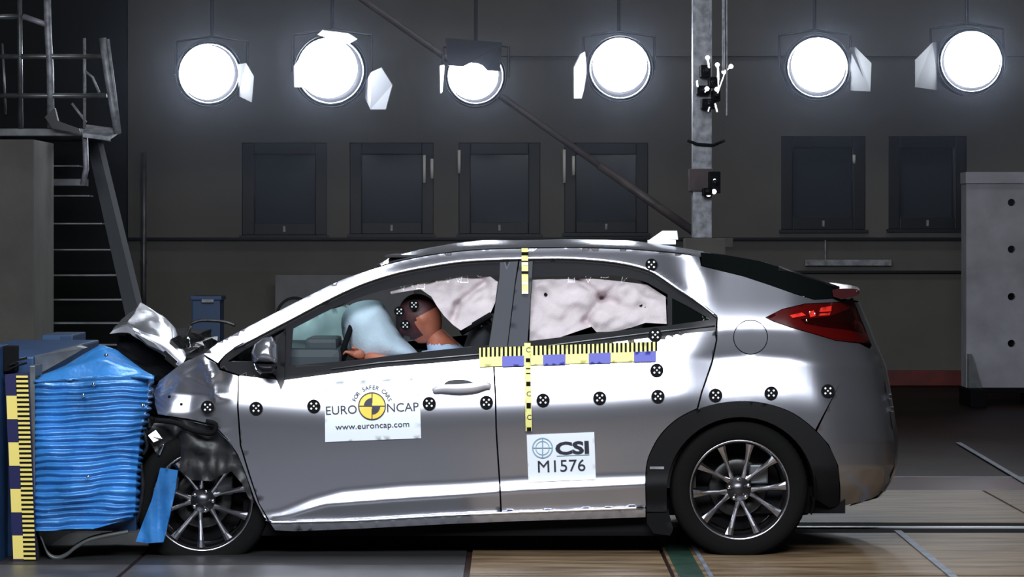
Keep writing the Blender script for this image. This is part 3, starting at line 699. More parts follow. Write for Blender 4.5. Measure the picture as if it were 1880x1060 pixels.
# rear bumper
bp_ = [(1543, 702), (1569, 678), (1597, 641), (1601, 634), (1608, 645), (1620, 675), (1626, 703), (1636, 760), (1643, 810), (1643, 850), (1638, 880), (1626, 902), (1600, 916), (1543, 932)]
bp_ += [(x+1.5, r) for x, r in ARCH if x > 1470 and r > 780 and r < 931][::-1]+[(1488, 780), (1500, 762), (1520, 728)]
bp_ = [(1543, 702), (1569, 678), (1597, 641), (1601, 634), (1608, 645), (1620, 675), (1626, 703), (1636, 760), (1643, 810), (1643, 850), (1638, 880), (1626, 902), (1600, 916), (1543, 931)]+[(1543, 895), (1539, 855), (1522, 817), (1500, 792)]
qfill = [p for p in ARCH if p[0] > 1440 and p[1] < 800]
bump = panel('rear_bumper', bp_, M['paint'], car, step=(7, 6), lip=.003); far(bump)
# lower flank behind the arch between quarter and bumper (part of bumper skin)
o = panel('bumper_flank', [(1500, 788), (1541, 702), (1500, 730), (1493, 782)], M['paint'], car, step=(8, 6), lip=0)
bpy.data.objects.remove(o)
# arch trim and mud flap
inner = wheelarc(1360, 900, 136, 134, 178, -12)
at = [p for p in ARCH]
atp = at+[(1522, 932), (1490, 912)]+[(x, r) for x, r in inner][::-1]+[(1224, 940)]
trim = panel('wheel_arch_trim', atp, M['trim'], car, step=(9, 7), off=-.006, lip=.12); far(trim)
decal('arch_clip', *rect(1193, 1219, 857, 862), M['galv'], trim, -.012)
o = panel('mud_flap', [(1187, 934), (1226, 934), (1236, 972), (1230, 984), (1200, 980), (1188, 962)], M['darkpaint'], car, step=(10, 10), yf=lambda x, r: .03, lip=.03); far(o)
# wheel house
for (cx, cy, R, a0, a1) in ((1360, 900, 140, -20, 200), (395, 905, 128, -10, 150)):
    V = []; Fs = []; c = P(cx, cy, 0)
    angs = np.linspace(math.radians(a0), math.radians(a1), 30)
    for a in angs: V += [(c[0]+R/400*math.cos(a), .03 if cx > 1000 else .08, c[2]+R/400*math.sin(a)), (c[0]+R/400*math.cos(a), .5, c[2]+R/400*math.sin(a))]
    for i in range(29): Fs.append((2*i, 2*i+1, 2*i+3, 2*i+2))
    V.append((c[0], .5, c[2])); k = len(V)-1
    for i in range(29): Fs.append((2*i+1, k, 2*i+3))
    o = mesh_obj('wheel_housing', V, Fs, M['black'], car, True); far(o)
# window frames
BL = [(x, r) for x, r in BELT]
fo = [(x, r) for x, r in cr([(404, 667)]+DRIP[1:9]+[(952, 475.5)], 4)]
fo += [(946, 520), (930, 658)]+[(x, r+5) for x, r in BELT[::-1] if x < 925][:-1]+[(441, 689), (404, 676)]
gl1 = cr([(538, 604), (608, 568), (668, 544), (713, 531), (778, 517), (847, 507), (917, 505)], 4)+[(908, 570), (897, 634)]+[(817, 642), (728, 652), (659, 661), (532, 672)]
gq = [(418, 664), (450, 642), (512, 608), (524, 603), (519, 660), (500, 664)]
o = panel('window_frame', fo, M['gloss'], door1, step=(14, 6), off=.008, holes=[gl1, gq])
gl2 = [(978, 508), (1128, 506), (1160, 511), (1188, 519), (1226, 541), (1226, 598), (1060, 616), (969, 627)]
gs = [(1234, 548), (1262, 562), (1305, 587), (1234, 597)]
ro = [(954, 475.5)]+[(x, r) for x, r in cr([(956, 475)]+[p for p in DRIP if p[0] > 960], 4)][1:]+[(1313, 610)]+[(x, r+5) for x, r in BELT[::-1] if 940 < x < 1300]+[(932, 658), (948, 520)]
o2 = panel('window_frame', ro, M['gloss'], door2, step=(14, 6), off=.008, holes=[gl2, gs])
for nm, pl, pr, mm in (('window_glass', gl1, door1, M['glass']), ('quarter_glass', gq, door1, M['glass']), ('window_glass', gl2, door2, M['glass']), ('quarter_glass', gs, door2, M['darkglass'])):
    panel(nm, pl, mm, pr, step=(20, 12), off=.012, lip=0)
fv = panel('far_window_frame', fo, M['gloss'], car, step=(30, 15), off=.008, holes=[gl1, gq]); bpy.data.objects.remove(far(fv)) if False else None
fv.scale = (1, -1, 1); fv.location.y += W_CAR
fv = panel('far_window_frame', ro, M['gloss'], car, step=(30, 15), off=.008, holes=[gl2, gs]); fv.scale = (1, -1, 1); fv.location.y += W_CAR
# B pillar films
pb1 = [(918, 482), (951, 480), (945, 520), (929, 652), (895, 655), (898, 634), (908, 570), (917, 510)]
pb2 = [(954, 480), (978, 480), (976, 520), (967, 645), (931, 651), (947, 520)]
panel('pillar_cover', pb1, M['pillar'], door1, step=(14, 12), off=-.003, lip=.01); panel('pillar_cover', pb2, M['pillar'], door2, step=(14, 12), off=-.003, lip=.01)
# moulding on the drip line and belt
dl = [P(x, r, S(x, r)-.004) for x, r in cr(DRIP[1:], 3)]
o = MB().tube(dl, .0055, 8).build('drip_moulding', M['chrome'], car, True); far(o)
bt = [P(x, r-9, S(x, r-9)-.002) for x, r in BELT[3:]]
o = MB().tube(bt, .003, 6).build('belt_moulding', M['steel'], car, True); far(o)
# roof
def rooftop(px): return I([(690, 489), (719, 472), (772, 458), (832, 447), (891, 441), (960, 441.5), (1039, 439), (1158, 442), (1232, 452), (1284, 461)], px)
V = []; Fs = []; RX = list(np.linspace(690, 1286, 46)); NV = 24
for px in RX:
    r0 = I(SEAM, px); y0 = S(px, r0); a = P(px, r0, y0); b_ = P(px, rooftop(px), .885)
    for k in range(NV+1):
        v = k/NV; y = y0+(W_CAR-2*y0)*v; h = (1-abs(2*v-1)**2.6)
        V.append((a[0]+(b_[0]-a[0])*h, y, a[2]+(b_[2]-a[2])*(h**.75)+(.012*(1-abs(2*v-1)) if False else 0)))
for i in range(len(RX)-1):
    for k in range(NV): Fs.append((i*(NV+1)+k, (i+1)*(NV+1)+k, (i+1)*(NV+1)+k+1, i*(NV+1)+k+1))
mesh_obj('roof', V, Fs, M['paint'], car, True)
rl = [P(x, I(SEAM, x)-1, S(x, I(SEAM, x))+.004) for x in range(692, 1284, 16)]
o = MB().tube(rl, .004, 6).build('roof_seam', M['black'], car, True); far(o)
mesh_obj('roof_front_clip', [P(683, 493, .30), P(694, 482, .30), P(700, 488, .30), P(690, 497, .30), P(683, 493, .36), P(694, 482, .36), P(700, 488, .36), P(690, 497, .36)],
         [(0, 1, 2, 3), (7, 6, 5, 4), (0, 4, 5, 1), (1, 5, 6, 2), (2, 6, 7, 3), (3, 7, 4, 0)], M['chrome'], car)
# aerial fin with base
pts = [(1190, 442), (1216, 424), (1243, 424), (1245, 440)]
V = [P(x, r, .885-.02) for x, r in pts]+[P(x, r, .885+.02) for x, r in pts]; V[1] = P(1216, 424, .88); V[5] = P(1216, 424, .89)
MB().add(V, [(0, 1, 2, 3), (7, 6, 5, 4), (0, 4, 5, 1), (1, 5, 6, 2), (2, 6, 7, 3), (3, 7, 4, 0)]).build('aerial_fin', M['white'], car)
MB().pbox(1190, 1241, 441, 449, .84, .93, .003).build('aerial_base', M['white'], car)
# windscreen, tailgate glass
def loft_across(name, curve, m, inset=0.0, bulge=(0, 0), drop=0, n=14, yfix=None):
    V = []; Fs = []
    for x, r in curve:
        y0 = (S(x, min(r+4, 990)) if yfix is None else yfix)+inset
        for k in range(n+1):
            v = k/n; y = y0+(W_CAR-2*y0)*v; h = 1-(2*v-1)**2
            q = P(x, r+drop, y0); V.append((q[0]+bulge[0]*h, y, q[2]+bulge[1]*h))
    for i in range(len(curve)-1):
        for k in range(n): Fs.append((i*(n+1)+k, (i+1)*(n+1)+k, (i+1)*(n+1)+k+1, i*(n+1)+k+1))
    return mesh_obj(name, V, Fs, m, car, True)
loft_across('windscreen', cr([(384, 643), (400, 633), (489, 586), (608, 526), (653, 508), (692, 494)], 4), M['screen'], .01, (-.02, .004), 2)
HT = [(1286, 465), (1330, 468), (1393, 479), (1427, 488), (1478, 508), (1537, 525), (1560, 531)]
loft_across('tailgate_glass', cr(HT, 4), M['darkglass'], .03, (.02, .006), 2)
# black side wedge between glass and quarter
wq = [(1286, 464), (1330, 468), (1393, 479), (1427, 489), (1478, 509), (1537, 526), (1545, 552)]+[(x, r-1) for x, r in hatch_low[::-1]]+[(1289, 488)]
o = panel('tailgate_edge', wq, M['darkglass'], car, step=(12, 6), off=-.002, lip=.05); far(o)
for pl in ([(1392, 479), (1418, 484), (1421, 488), (1396, 482)], [(1480, 534), (1503, 537), (1496, 541), (1478, 539)]):
    pass
o = MB().tube([P(1430, 491, .22), P(1470, 505, .24), P(1520, 522, .28), P(1540, 529, .30)], .008, 8).build('wiper_arm', M['gloss'], car, True)
# spoiler
sp = cr([(1528, 533), (1550, 530), (1575, 532), (1577, 541), (1566, 545)], 4)
V = []; Fs = []
for x, r in sp+[(1545, 550), (1530, 545)]:
    for k in range(13):
        v = k/12; y0 = .24; y = y0+(W_CAR-2*y0)*v; h = 1-(2*v-1)**4; q = P(x, r, y0); V.append((q[0]+.03*h, y, q[2]+.01*h))
m_ = len(sp)+2
for i in range(m_):
    for k in range(12): j = (i+1) % m_; Fs.append((i*13+k, i*13+k+1, j*13+k+1, j*13+k))
Fs += [tuple(i*13 for i in range(m_))[::-1], tuple(i*13+12 for i in range(m_))]
mesh_obj('tail_spoiler', V, Fs, mat('spoiler_red', (.03, .003, .004), .3, spec=.3), car, False)
MB().lathe([(0, -.01), (.007, 0), (0, .01)], P(1574, 536, .24), 10).build('spoiler_cap', M['chrome'], car, True)
# tail lamp
tlp = [(1407, 583), (1436, 569), (1478, 559), (1549, 556), (1566, 547), (1571, 567), (1581, 592), (1594, 618), (1600, 631), (1577, 629), (1535, 625), (1492, 612), (1450, 600), (1421, 590)]
tl = panel('tail_lamp', tlp, M['red'], car, step=(8, 5), off=-.008, lip=.03)
far(tl)
for pl in ([(1450, 579), (1472, 574), (1480, 579), (1455, 584)], [(1485, 573), (1494, 570), (1498, 580), (1488, 583)], [(1508, 565), (1527, 562), (1526, 572), (1505, 573)], [(1506, 576), (1525, 574), (1523, 579), (1504, 580)]):
    panel('reflector', pl, M['redlit'], tl, step=(9, 5), off=-.012, lip=.004)
panel('smoked_band', [(1470, 586), (1520, 582), (1562, 566), (1574, 590), (1584, 612), (1560, 606), (1510, 600), (1478, 594)], mat('smoked_red', (.012, .001, .001), .15), tl, step=(9, 5), off=-.011, lip=.003)
for x, r in ((1487, 574), (1496, 577), (1481, 589)): MB().lathe([(0, -.005), (.006, 0)], P(x, r, S(x, r)-.013), 8).build('bulb_glint', M['chrome'], tl, True)
# tailgate and rear faces (across)
REC = [(556, 1570), (600, 1588), (631, 1600), (675, 1620), (703, 1626), (760, 1636), (810, 1644), (860, 1643), (890, 1632), (915, 1612), (930, 1560)]
V = []; Fs = []
for r, x in REC:
    y0 = S(x-2, r)+.0
    for k in range(13):
        v = k/12; y = y0+(W_CAR-2*y0)*v; h = 1-abs(2*v-1)**3; q = P(x-1, r, y0); V.append((q[0]+.06*h, y, q[2]))
for i in range(len(REC)-1):
    for k in range(12): Fs.append((i*13+k, i*13+k+1, (i+1)*13+k+1, (i+1)*13+k))
mesh_obj('tailgate', V, Fs, M['paint'], car, True)
for r in (727, 750): MB().pbox(1632 if r == 727 else 1635, 1637 if r == 727 else 1641, r-3, r+6, .35, .5, .002).build('number_lamp', M['chrome'], car)
# horizontal scale tape
slp = -11/324; rt = lambda x: 639+(x-880)*slp
def hq(x0, x1, a, b): return [(x0, rt(x0)+a), (x1, rt(x1)+a), (x1, rt(x1)+b), (x0, rt(x0)+b)]
tp = panel('scale_tape', hq(880, 1205, 0, 35), M['tape'], car, step=(16, 7), off=-.009, lip=.003)
for x0, x1 in ((922, 962), (997, 1038), (1081, 1121), (1164, 1204)):
    panel('blue_block', hq(x0, x1, 17, 36), M['blue'], tp, step=(12, 6), off=-.011, lip=0)
tk = []
for x in np.arange(883, 1204, 8.0):
    if 958 < x < 975: continue
    q = hq(x, x+3.6, -0.5, 16.5); tk.append((q, [(0, 1, 2, 3)]))
    
tkv, tkf = merge(tk); decal('tick_marks', tkv, tkf, M['black'], tp, -.013)['kind'] = 'stuff'
# vertical tape
vt = panel('vertical_tape', [(962.5, 630), (974, 630), (976.5, 792), (965, 792)], M['tape'], car, step=(12, 7), off=-.015, lip=.002)
vp = panel('vertical_tape', [(957.5, 456), (969.5, 456), (970, 540), (958, 540)], M['tape'], car, step=(12, 7), off=-.012, lip=.002)
def vx(r): return 964+(r-630)*.015
bl = [rect(vx(r0)+1, vx(r0)+9, r0, r1) for r0, r1 in ((658, 665), (701, 709), (740, 750), (785, 792), (676, 678), (685, 687))]
decal('black_blocks', *merge(bl), M['black'], vt, -.018)
lt = []
for ch, r in (('C', 643), ('C', 724), ('C', 767)): lt.append(place_text(ch, vx(r)+5.5, r, 13, bold=.02))
decal('letters', *merge(lt), M['ink'], vt, -.018)
decal('black_blocks', *merge([rect(957.5, 970, r0, r1) for r0, r1 in ((463, 469), (479, 481), (498, 503))]), M['black'], vp, -.015)
decal('white_blocks', *merge([rect(959, 969, r0, r1) for r0, r1 in ((482, 487), (518, 523), (535, 539.5))]), M['dot'], vp, -.015)
# emblem sheet
shp = [(596, 702), (770, 694), (773, 805), (597, 812)]
sheet_ = panel('emblem_sheet', shp, M['white'], car, step=(14, 6), off=-.006, lip=.004)
T = -.045; cxl, cyl = 683, 746
def dtext(name, parts, m, par, off): return decal(name, *merge(parts), m, par, off)
dtext('lettering', [place_text('EURO', 626.5, 754, 22.5, T, .0, 1.0), place_text('NCAP', 739, 749, 22.5, T, .0, 1.0)], M['ink'], sheet_, -.010)
dtext('lettering', [place_text('www.euroncap.com', 684, 782, 15.5, T, .0, 1.08)], M['ink'], sheet_, -.010)
arc = []
s_ = 'FOR SAFER CARS'
for k, ch in enumerate(s_):
    if ch == ' ': continue
    a = math.radians(-160+k*(140/(len(s_)-1))) ; arc.append(place_text(ch, cxl+34*math.cos(a), cyl+34*math.sin(a), 10.5, a+PI/2, .01))
dtext('lettering', arc, M['ink'], sheet_, -.010)
decal('emblem_disc', *disc2(cxl, cyl, 25.5, 40), M['logoy'], sheet_, -.009)
em = [disc2(cxl, cyl, 25.5, 40, r0=23.6), rect(cxl-25, cxl+25, cyl-.8, cyl+.8), rect(cxl-.8, cxl+.8, cyl-25, cyl+25), disc2(cxl, cyl, 15, 12, PI, 1.5*PI), disc2(cxl, cyl, 15, 12, 0, .5*PI)]
decal('emblem_print', *merge(em), M['ink'], sheet_, -.012)
# number sheet
s2 = panel('number_sheet', [(967, 799), (1091, 794), (1094, 881), (970, 886)], M['white'], car, step=(14, 6), off=-.006, lip=.004)
dtext('lettering', [place_text('CSI', 1051, 824, 31, -.04, 1.2, 1.45)], M['ink'], s2, -.010)
dtext('lettering', [place_text('M1576', 1030.5, 857, 31, -.035, 0, 1.05)], M['ink'], s2, -.010)
cx2, cy2 = 996, 823
em = [disc2(cx2, cy2, 19, 36, r0=17), disc2(cx2, cy2, 13, 30, r0=11.8), rect(cx2-19, cx2+19, cy2-.9, cy2+.9), rect(cx2-.9, cx2+.9, cy2-19, cy2+19)]
decal('emblem_print', *merge(em), M['inkblue'], s2, -.010)
decal('rule_line', *rect(1022, 1082, 837, 838.2, -.04), M['inkblue'], s2, -.010)
# door handle
hc = cr([(813, 709), (822, 700), (845, 697), (865, 701), (872, 709), (846, 714), (813, 711)], 4)
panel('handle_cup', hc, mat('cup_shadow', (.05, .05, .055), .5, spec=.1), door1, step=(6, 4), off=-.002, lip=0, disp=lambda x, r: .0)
hpts = [P(x, r, S(x, r)-.018-.014*math.sin(PI*(x-794)/108)) for x, r in ((794, 718), (812, 714), (840, 714), (870, 712), (890, 708), (901, 710))]
ht = cr(hpts, 4); MB().tube(ht, [.004+.018*math.sin(PI*(i+.6)/(len(ht)+.2))**.5 for i in range(len(ht))], 12, .7).build('door_handle', mat('handle_silver', (.62, .62, .66), .45, .6), door1, True)
# mirror
mk = [(463, 666), (461, 648), (468, 632), (483, 621), (500, 618), (509, 634), (510, 665), (502, 669)]
mr = inflated('wing_mirror', mk, M['paint'], car, -.02, .17, step=4, disp=lambda x, r: .34*(645-r)/400); far(mr)
lowm = [(464, 666), (506, 666), (509, 676), (500, 686), (480, 686), (468, 676)]
inflated('mirror_base', lowm, M['gloss'], mr, -.01, .15, step=5)
MB().tube([P(466, 668, -.09), P(471, 680, -.10), P(479, 687, -.09)], .004, 6).build('mirror_stripe', M['chrome'], mr, True)
panel('mirror_bracket', [(507, 628), (524, 604), (522, 700), (515, 716), (506, 690), (492, 682)], M['gloss'], car, step=(8, 8), off=-.012, lip=.02)

# front fender, crumpled
fp = [(285, 716), (292, 700), (315, 682), (336, 666), (372, 650), (378, 658), (396, 668), (403, 680), (437, 691), (435, 747), (440, 818), (456, 871), (474, 924), (492, 957), (483, 947), (468, 917), (452, 872), (437, 835), (418, 806), (393, 780), (345, 769), (311, 764), (290, 761), (284, 740)]
FX = np.arange(276, 446, 4); FR = np.arange(640, 792, 2); FT = np.zeros((len(FX), len(FR)))
def segd(x, r, a, b):
    dx, dy = b[0]-a[0], b[1]-a[1]; t_ = max(0, min(1, ((x-a[0])*dx+(r-a[1])*dy)/(dx*dx+dy*dy))); return math.hypot(x-a[0]-dx*t_, r-a[1]-dy*t_)
for i, px in enumerate(FX):
    w = sstep(400, 434, px); r1 = I([(285, 721), (330, 725), (396, 727)], px); r2 = I([(285, 760), (350, 757), (397, 730)], px)
    aS = alpha_profile(px); al = []
    for r in FR:
        af = I([(640, 6), (690, -4), (r1-3, -6), (r1+1, 21), (r2-1, 19), (max(r2+3, r1+5), 1), (792, -3)], r)
        al.append(af*(1-w)+float(np.interp(r, NR, aS))*w)
    sl = np.tan(np.radians(al))*2/400.0; c = np.concatenate([[0], np.cumsum((sl[1:]+sl[:-1])/2)]); FT[i] = S(px, 790)+(c[-1]-c)
CREASE = [((396, 728), (388, 694), -.016), ((388, 694), (374, 664), -.016), ((334, 690), (388, 716), -.006), ((396, 728), (434, 736), -.006), ((318, 700), (300, 726), .008), ((360, 676), (340, 690), .006)]
def fy(x, r):
    if r >= 790: return S(x, r)
    a_ = min(max((x-276)/4.0, 0), len(FX)-1.001); b_ = min(max((r-640)/2.0, 0), len(FR)-1.001); i, j = int(a_), int(b_); a_ -= i; b_ -= j
    v = (FT[i, j]*(1-a_)+FT[i+1, j]*a_)*(1-b_)+(FT[i, j+1]*(1-a_)+FT[i+1, j+1]*a_)*b_
    k = (1-sstep(405, 434, x))
    for p, q, h in CREASE: v += h*math.exp(-segd(x, r, p, q)/3.5)*(k if x > 400 else 1)
    return v+k*.005*noise.noise(Vector((x*.03, r*.035, 2)))+.02*max(0, (325-x)/42)**2
o_f = panel('front_fender', fp, M['paint'], car, step=(6, 4), yf=fy, lip=.012, bd=6)
far(o_f)
for x, r in ((333, 743), (311, 729)): MB().lathe([(0, -.006), (.006, -.004), (.008, 0)], P(x, r, fy(x, r)), 10).build('clip_hole', M['black'], car, True)

V_fender = [v.co[:] for v in o_f.data.vertices]
# marker discs
TG = [(381, 748), (470, 750), (576, 746), (788, 741), (893, 739), (997, 735), (1101, 731), (1208, 728), (1314, 726), (1416, 722), (1520, 718), (1206, 680), (1203, 615), (1196, 486)]
yfront = lambda x, r: .055
for (x, r) in TG:
    yf = None; of = -.010
    if x < 440:
        tv = [q[1] for q in V_fender if math.hypot(q[0]-P(x, r)[0], q[2]-P(x, r)[2]) < .06]; yf = (lambda m0: (lambda a, b: m0))(min(tv)); of = -.012
    rr_ = 12.2 if r != 486 else 11
    m_ = decal('target_marker', *disc2(x, r, rr_), M['black'], car, of, yf)
    sq = []
    for dx, dy in ((-4.6, -4.6), (4.6, -4.6), (-4.6, 4.6), (4.6, 4.6)):
        sq.append(([(x+dx-2.3, r+dy), (x+dx, r+dy-2.3), (x+dx+2.3, r+dy), (x+dx, r+dy+2.3)], [(0, 1, 2, 3)]))
    sq.append(([(x-2, r), (x, r-2), (x+2, r), (x, r+2)], [(0, 1, 2, 3)]))
    decal('marker_symbol', *merge(sq), M['dot'], m_, of-.003, yf)
# bonnet, folded up
LV = [(.14, [(200, 613), (236, 610), (275, 637), (303, 657), (329, 677)]),
      (.142, [(206, 607), (232, 597), (281, 622), (310, 643), (334, 668)]),
      (.150, [(207, 604), (231, 595), (284, 615), (312, 634), (341, 656)]),
      (.32, [(214, 597), (240, 585), (289, 603), (315, 619), (342, 652)]),
      (.60, [(224, 590), (250, 566), (298, 586), (317, 603), (342, 650)]),
      (.95, [(228, 587), (258, 556), (303, 583), (319, 601), (343, 650)]),
      (1.3, [(226, 592), (262, 566), (302, 590), (319, 606), (343, 651)]),
      (1.6, [(222, 606), (266, 590), (302, 606), (322, 620), (344, 658)])]
V = []; Fs = []; nu = 25
def lvl(c, u): 
    q = u*(len(c)-1); i = min(int(q), len(c)-2); f = q-i; return c[i][0]+(c[i+1][0]-c[i][0])*f, c[i][1]+(c[i+1][1]-c[i][1])*f
rowsL = []
for (ya, ca), (yb2, cb) in zip(LV, LV[1:]):
    for s_ in (0, .33, .66): rowsL.append((ya+(yb2-ya)*s_, [lvl(ca, u)+lvl(cb, u)+(s_,) for u in np.linspace(0, 1, nu)]))
for y, L_ in rowsL:
    for xa, ra, xb, rb, s_ in L_:
        x = xa+(xb-xa)*s_; r = ra+(rb-ra)*s_; V.append(P(x+4*noise.noise(Vector((x*.04, r*.04, y*3))), r+5*noise.noise(Vector((x*.03, y*4, 8))), y))
for j in range(len(rowsL)-1):
    for i in range(nu-1): Fs.append((j*nu+i, j*nu+i+1, (j+1)*nu+i+1, (j+1)*nu+i))
o = mesh_obj('bonnet', V, Fs, M['paint'], car, True); s_ = o.modifiers.new('s', 'SOLIDIFY'); s_.thickness = .012
e = o.modifiers.new('e', 'EDGE_SPLIT'); e.split_angle = math.radians(28)
for pa in ([(303, 643), (326, 664), (322, 668), (300, 648)], [(305, 655), (331, 675), (327, 679), (302, 659)], [(248, 612), (283, 630), (300, 646), (272, 634)]):
    V = [P(x, r, .10) for x, r in pa]+[P(x, r-1, .13) for x, r in pa]
    MB().add(V, [(0, 1, 2, 3), (7, 6, 5, 4), (0, 4, 5, 1), (1, 5, 6, 2), (2, 6, 7, 3), (3, 7, 4, 0)]).build('bonnet_edge', M['chrome'] if pa[0][0] > 290 else M['steel'], car)
# crushed engine bay masses
def lump(name, px0, px1, r0, r1, y0, y1, m, amp=.04, seed=0, parent=car):
    bm = bmesh.new(); bmesh.ops.create_cube(bm, size=1); bmesh.ops.subdivide_edges(bm, edges=bm.edges[:], cuts=7, use_grid_fill=True)
    a = P(px0, r1, y0); b = P(px1, r0, y0); dz = b[2]-a[2]
    for v in bm.verts:
        p = Vector(((a[0]+b[0])/2+v.co.x*(b[0]-a[0]), (y0+y1)/2+v.co.y*(y1-y0), (a[2]+b[2])/2+v.co.z*dz))
        p += noise.noise_vector(p*7+Vector((seed, 0, 0)))*amp+noise.noise_vector(p*19+Vector((seed, 3, 0)))*amp*.5; v.co = p
    bm.verts.index_update(); V = [v.co[:] for v in bm.verts]; Fs = [[v.index for v in f.verts] for f in bm.faces]; bm.free()
    return mesh_obj(name, V, Fs, m, parent)
lump('engine_block', 250, 350, 640, 790, .30, 1.5, M['dark'], .035, 1)
lump('engine_cover', 215, 330, 622, 700, .25, 1.5, M['black'], .03, 2)
lump('front_crossmember', 262, 320, 770, 960, .20, 1.5, M['dark'], .035, 3)
lump('cowl', 335, 420, 656, 720, .2, 1.6, M['black'], .02, 4)
for k, (pts, r_k, nm) in enumerate([([(248, 770), (262, 790), (270, 818), (262, 835)], .010, 'M'), ([(278, 806), (284, 820), (286, 836)], .006, 'c'), ([(292, 836), (298, 822), (300, 816)], .006, 'c'), ([(272, 735), (270, 760), (276, 790)], .012, 'M'), ([(258, 850), (262, 900), (250, 960)], .012, 'M'),
      ([(350, 595), (370, 589), (410, 591), (432, 598)], .008, 'b'), ([(345, 650), (341, 625), (350, 600)], .008, 'b'), ([(335, 640), (345, 620), (350, 645)], .006, 'c')]):
    MB().tube([P(x, r, .02+.06*(k % 2)) if r > 700 else P(x, r, .55) for x, r in cr(pts, 4)], r_k, 7).build('bent_bracket', M['chrome'] if nm == 'c' else M['dark'], car, True)
V = [P(x, r, y) for x, r, y in ((272, 800, -.02), (286, 790, .0), (298, 806, .0), (282, 812, -.03), (276, 806, 0.04))]
MB().add(V, [(0, 1, 2), (0, 2, 3), (0, 3, 4), (1, 4, 2), (0, 4, 1), (2, 4, 3)]).build('torn_shard', M['chrome'], car)
liner = [(268, 800), (284, 776), (311, 768), (345, 773), (392, 784), (420, 812), (440, 845), (455, 885), (466, 925), (455, 912), (444, 888), (425, 866), (408, 872), (388, 884), (352, 882), (332, 866), (310, 850), (290, 838)]
ln = panel('arch_liner', liner, mat('liner_grey', (.012, .013, .014), .5), car, step=(9, 9), yf=lambda x, r: .02+.0009*(x-260)*(1 if x < 330 else .0)+.04*noise.noise(Vector((x*.03, r*.03, 0))), lip=.05, disp=lambda x, r: .03*noise.noise(Vector((x*.06, r*.06, 5))), jit=2)
MB().tube([P(x, r, -.02) for x, r in cr([(284, 772), (320, 776), (352, 790), (388, 796), (396, 780), (378, 774)], 4)], .012, 8).build('arch_liner_edge', M['black'], car, True)
inflated('grey_tank', [(300, 868), (322, 862), (330, 880), (326, 900), (310, 912), (300, 896)], mat('tank_grey', (.18, .18, .2), .4), car, .14, .1, step=5)
bs = panel('torn_cladding_strip', [(294, 860), (326, 865), (322, 900), (312, 945), (300, 996), (272, 998), (249, 995), (262, 960), (278, 920), (288, 885)], M['honey'], t if False else bpy.data.objects['crash_barrier'], step=(7, 7), yf=lambda x, r: -.03+.012*math.sin((x-250)*.18)+.015*noise.noise(Vector((x*.05, r*.02, 0))), lip=.03)

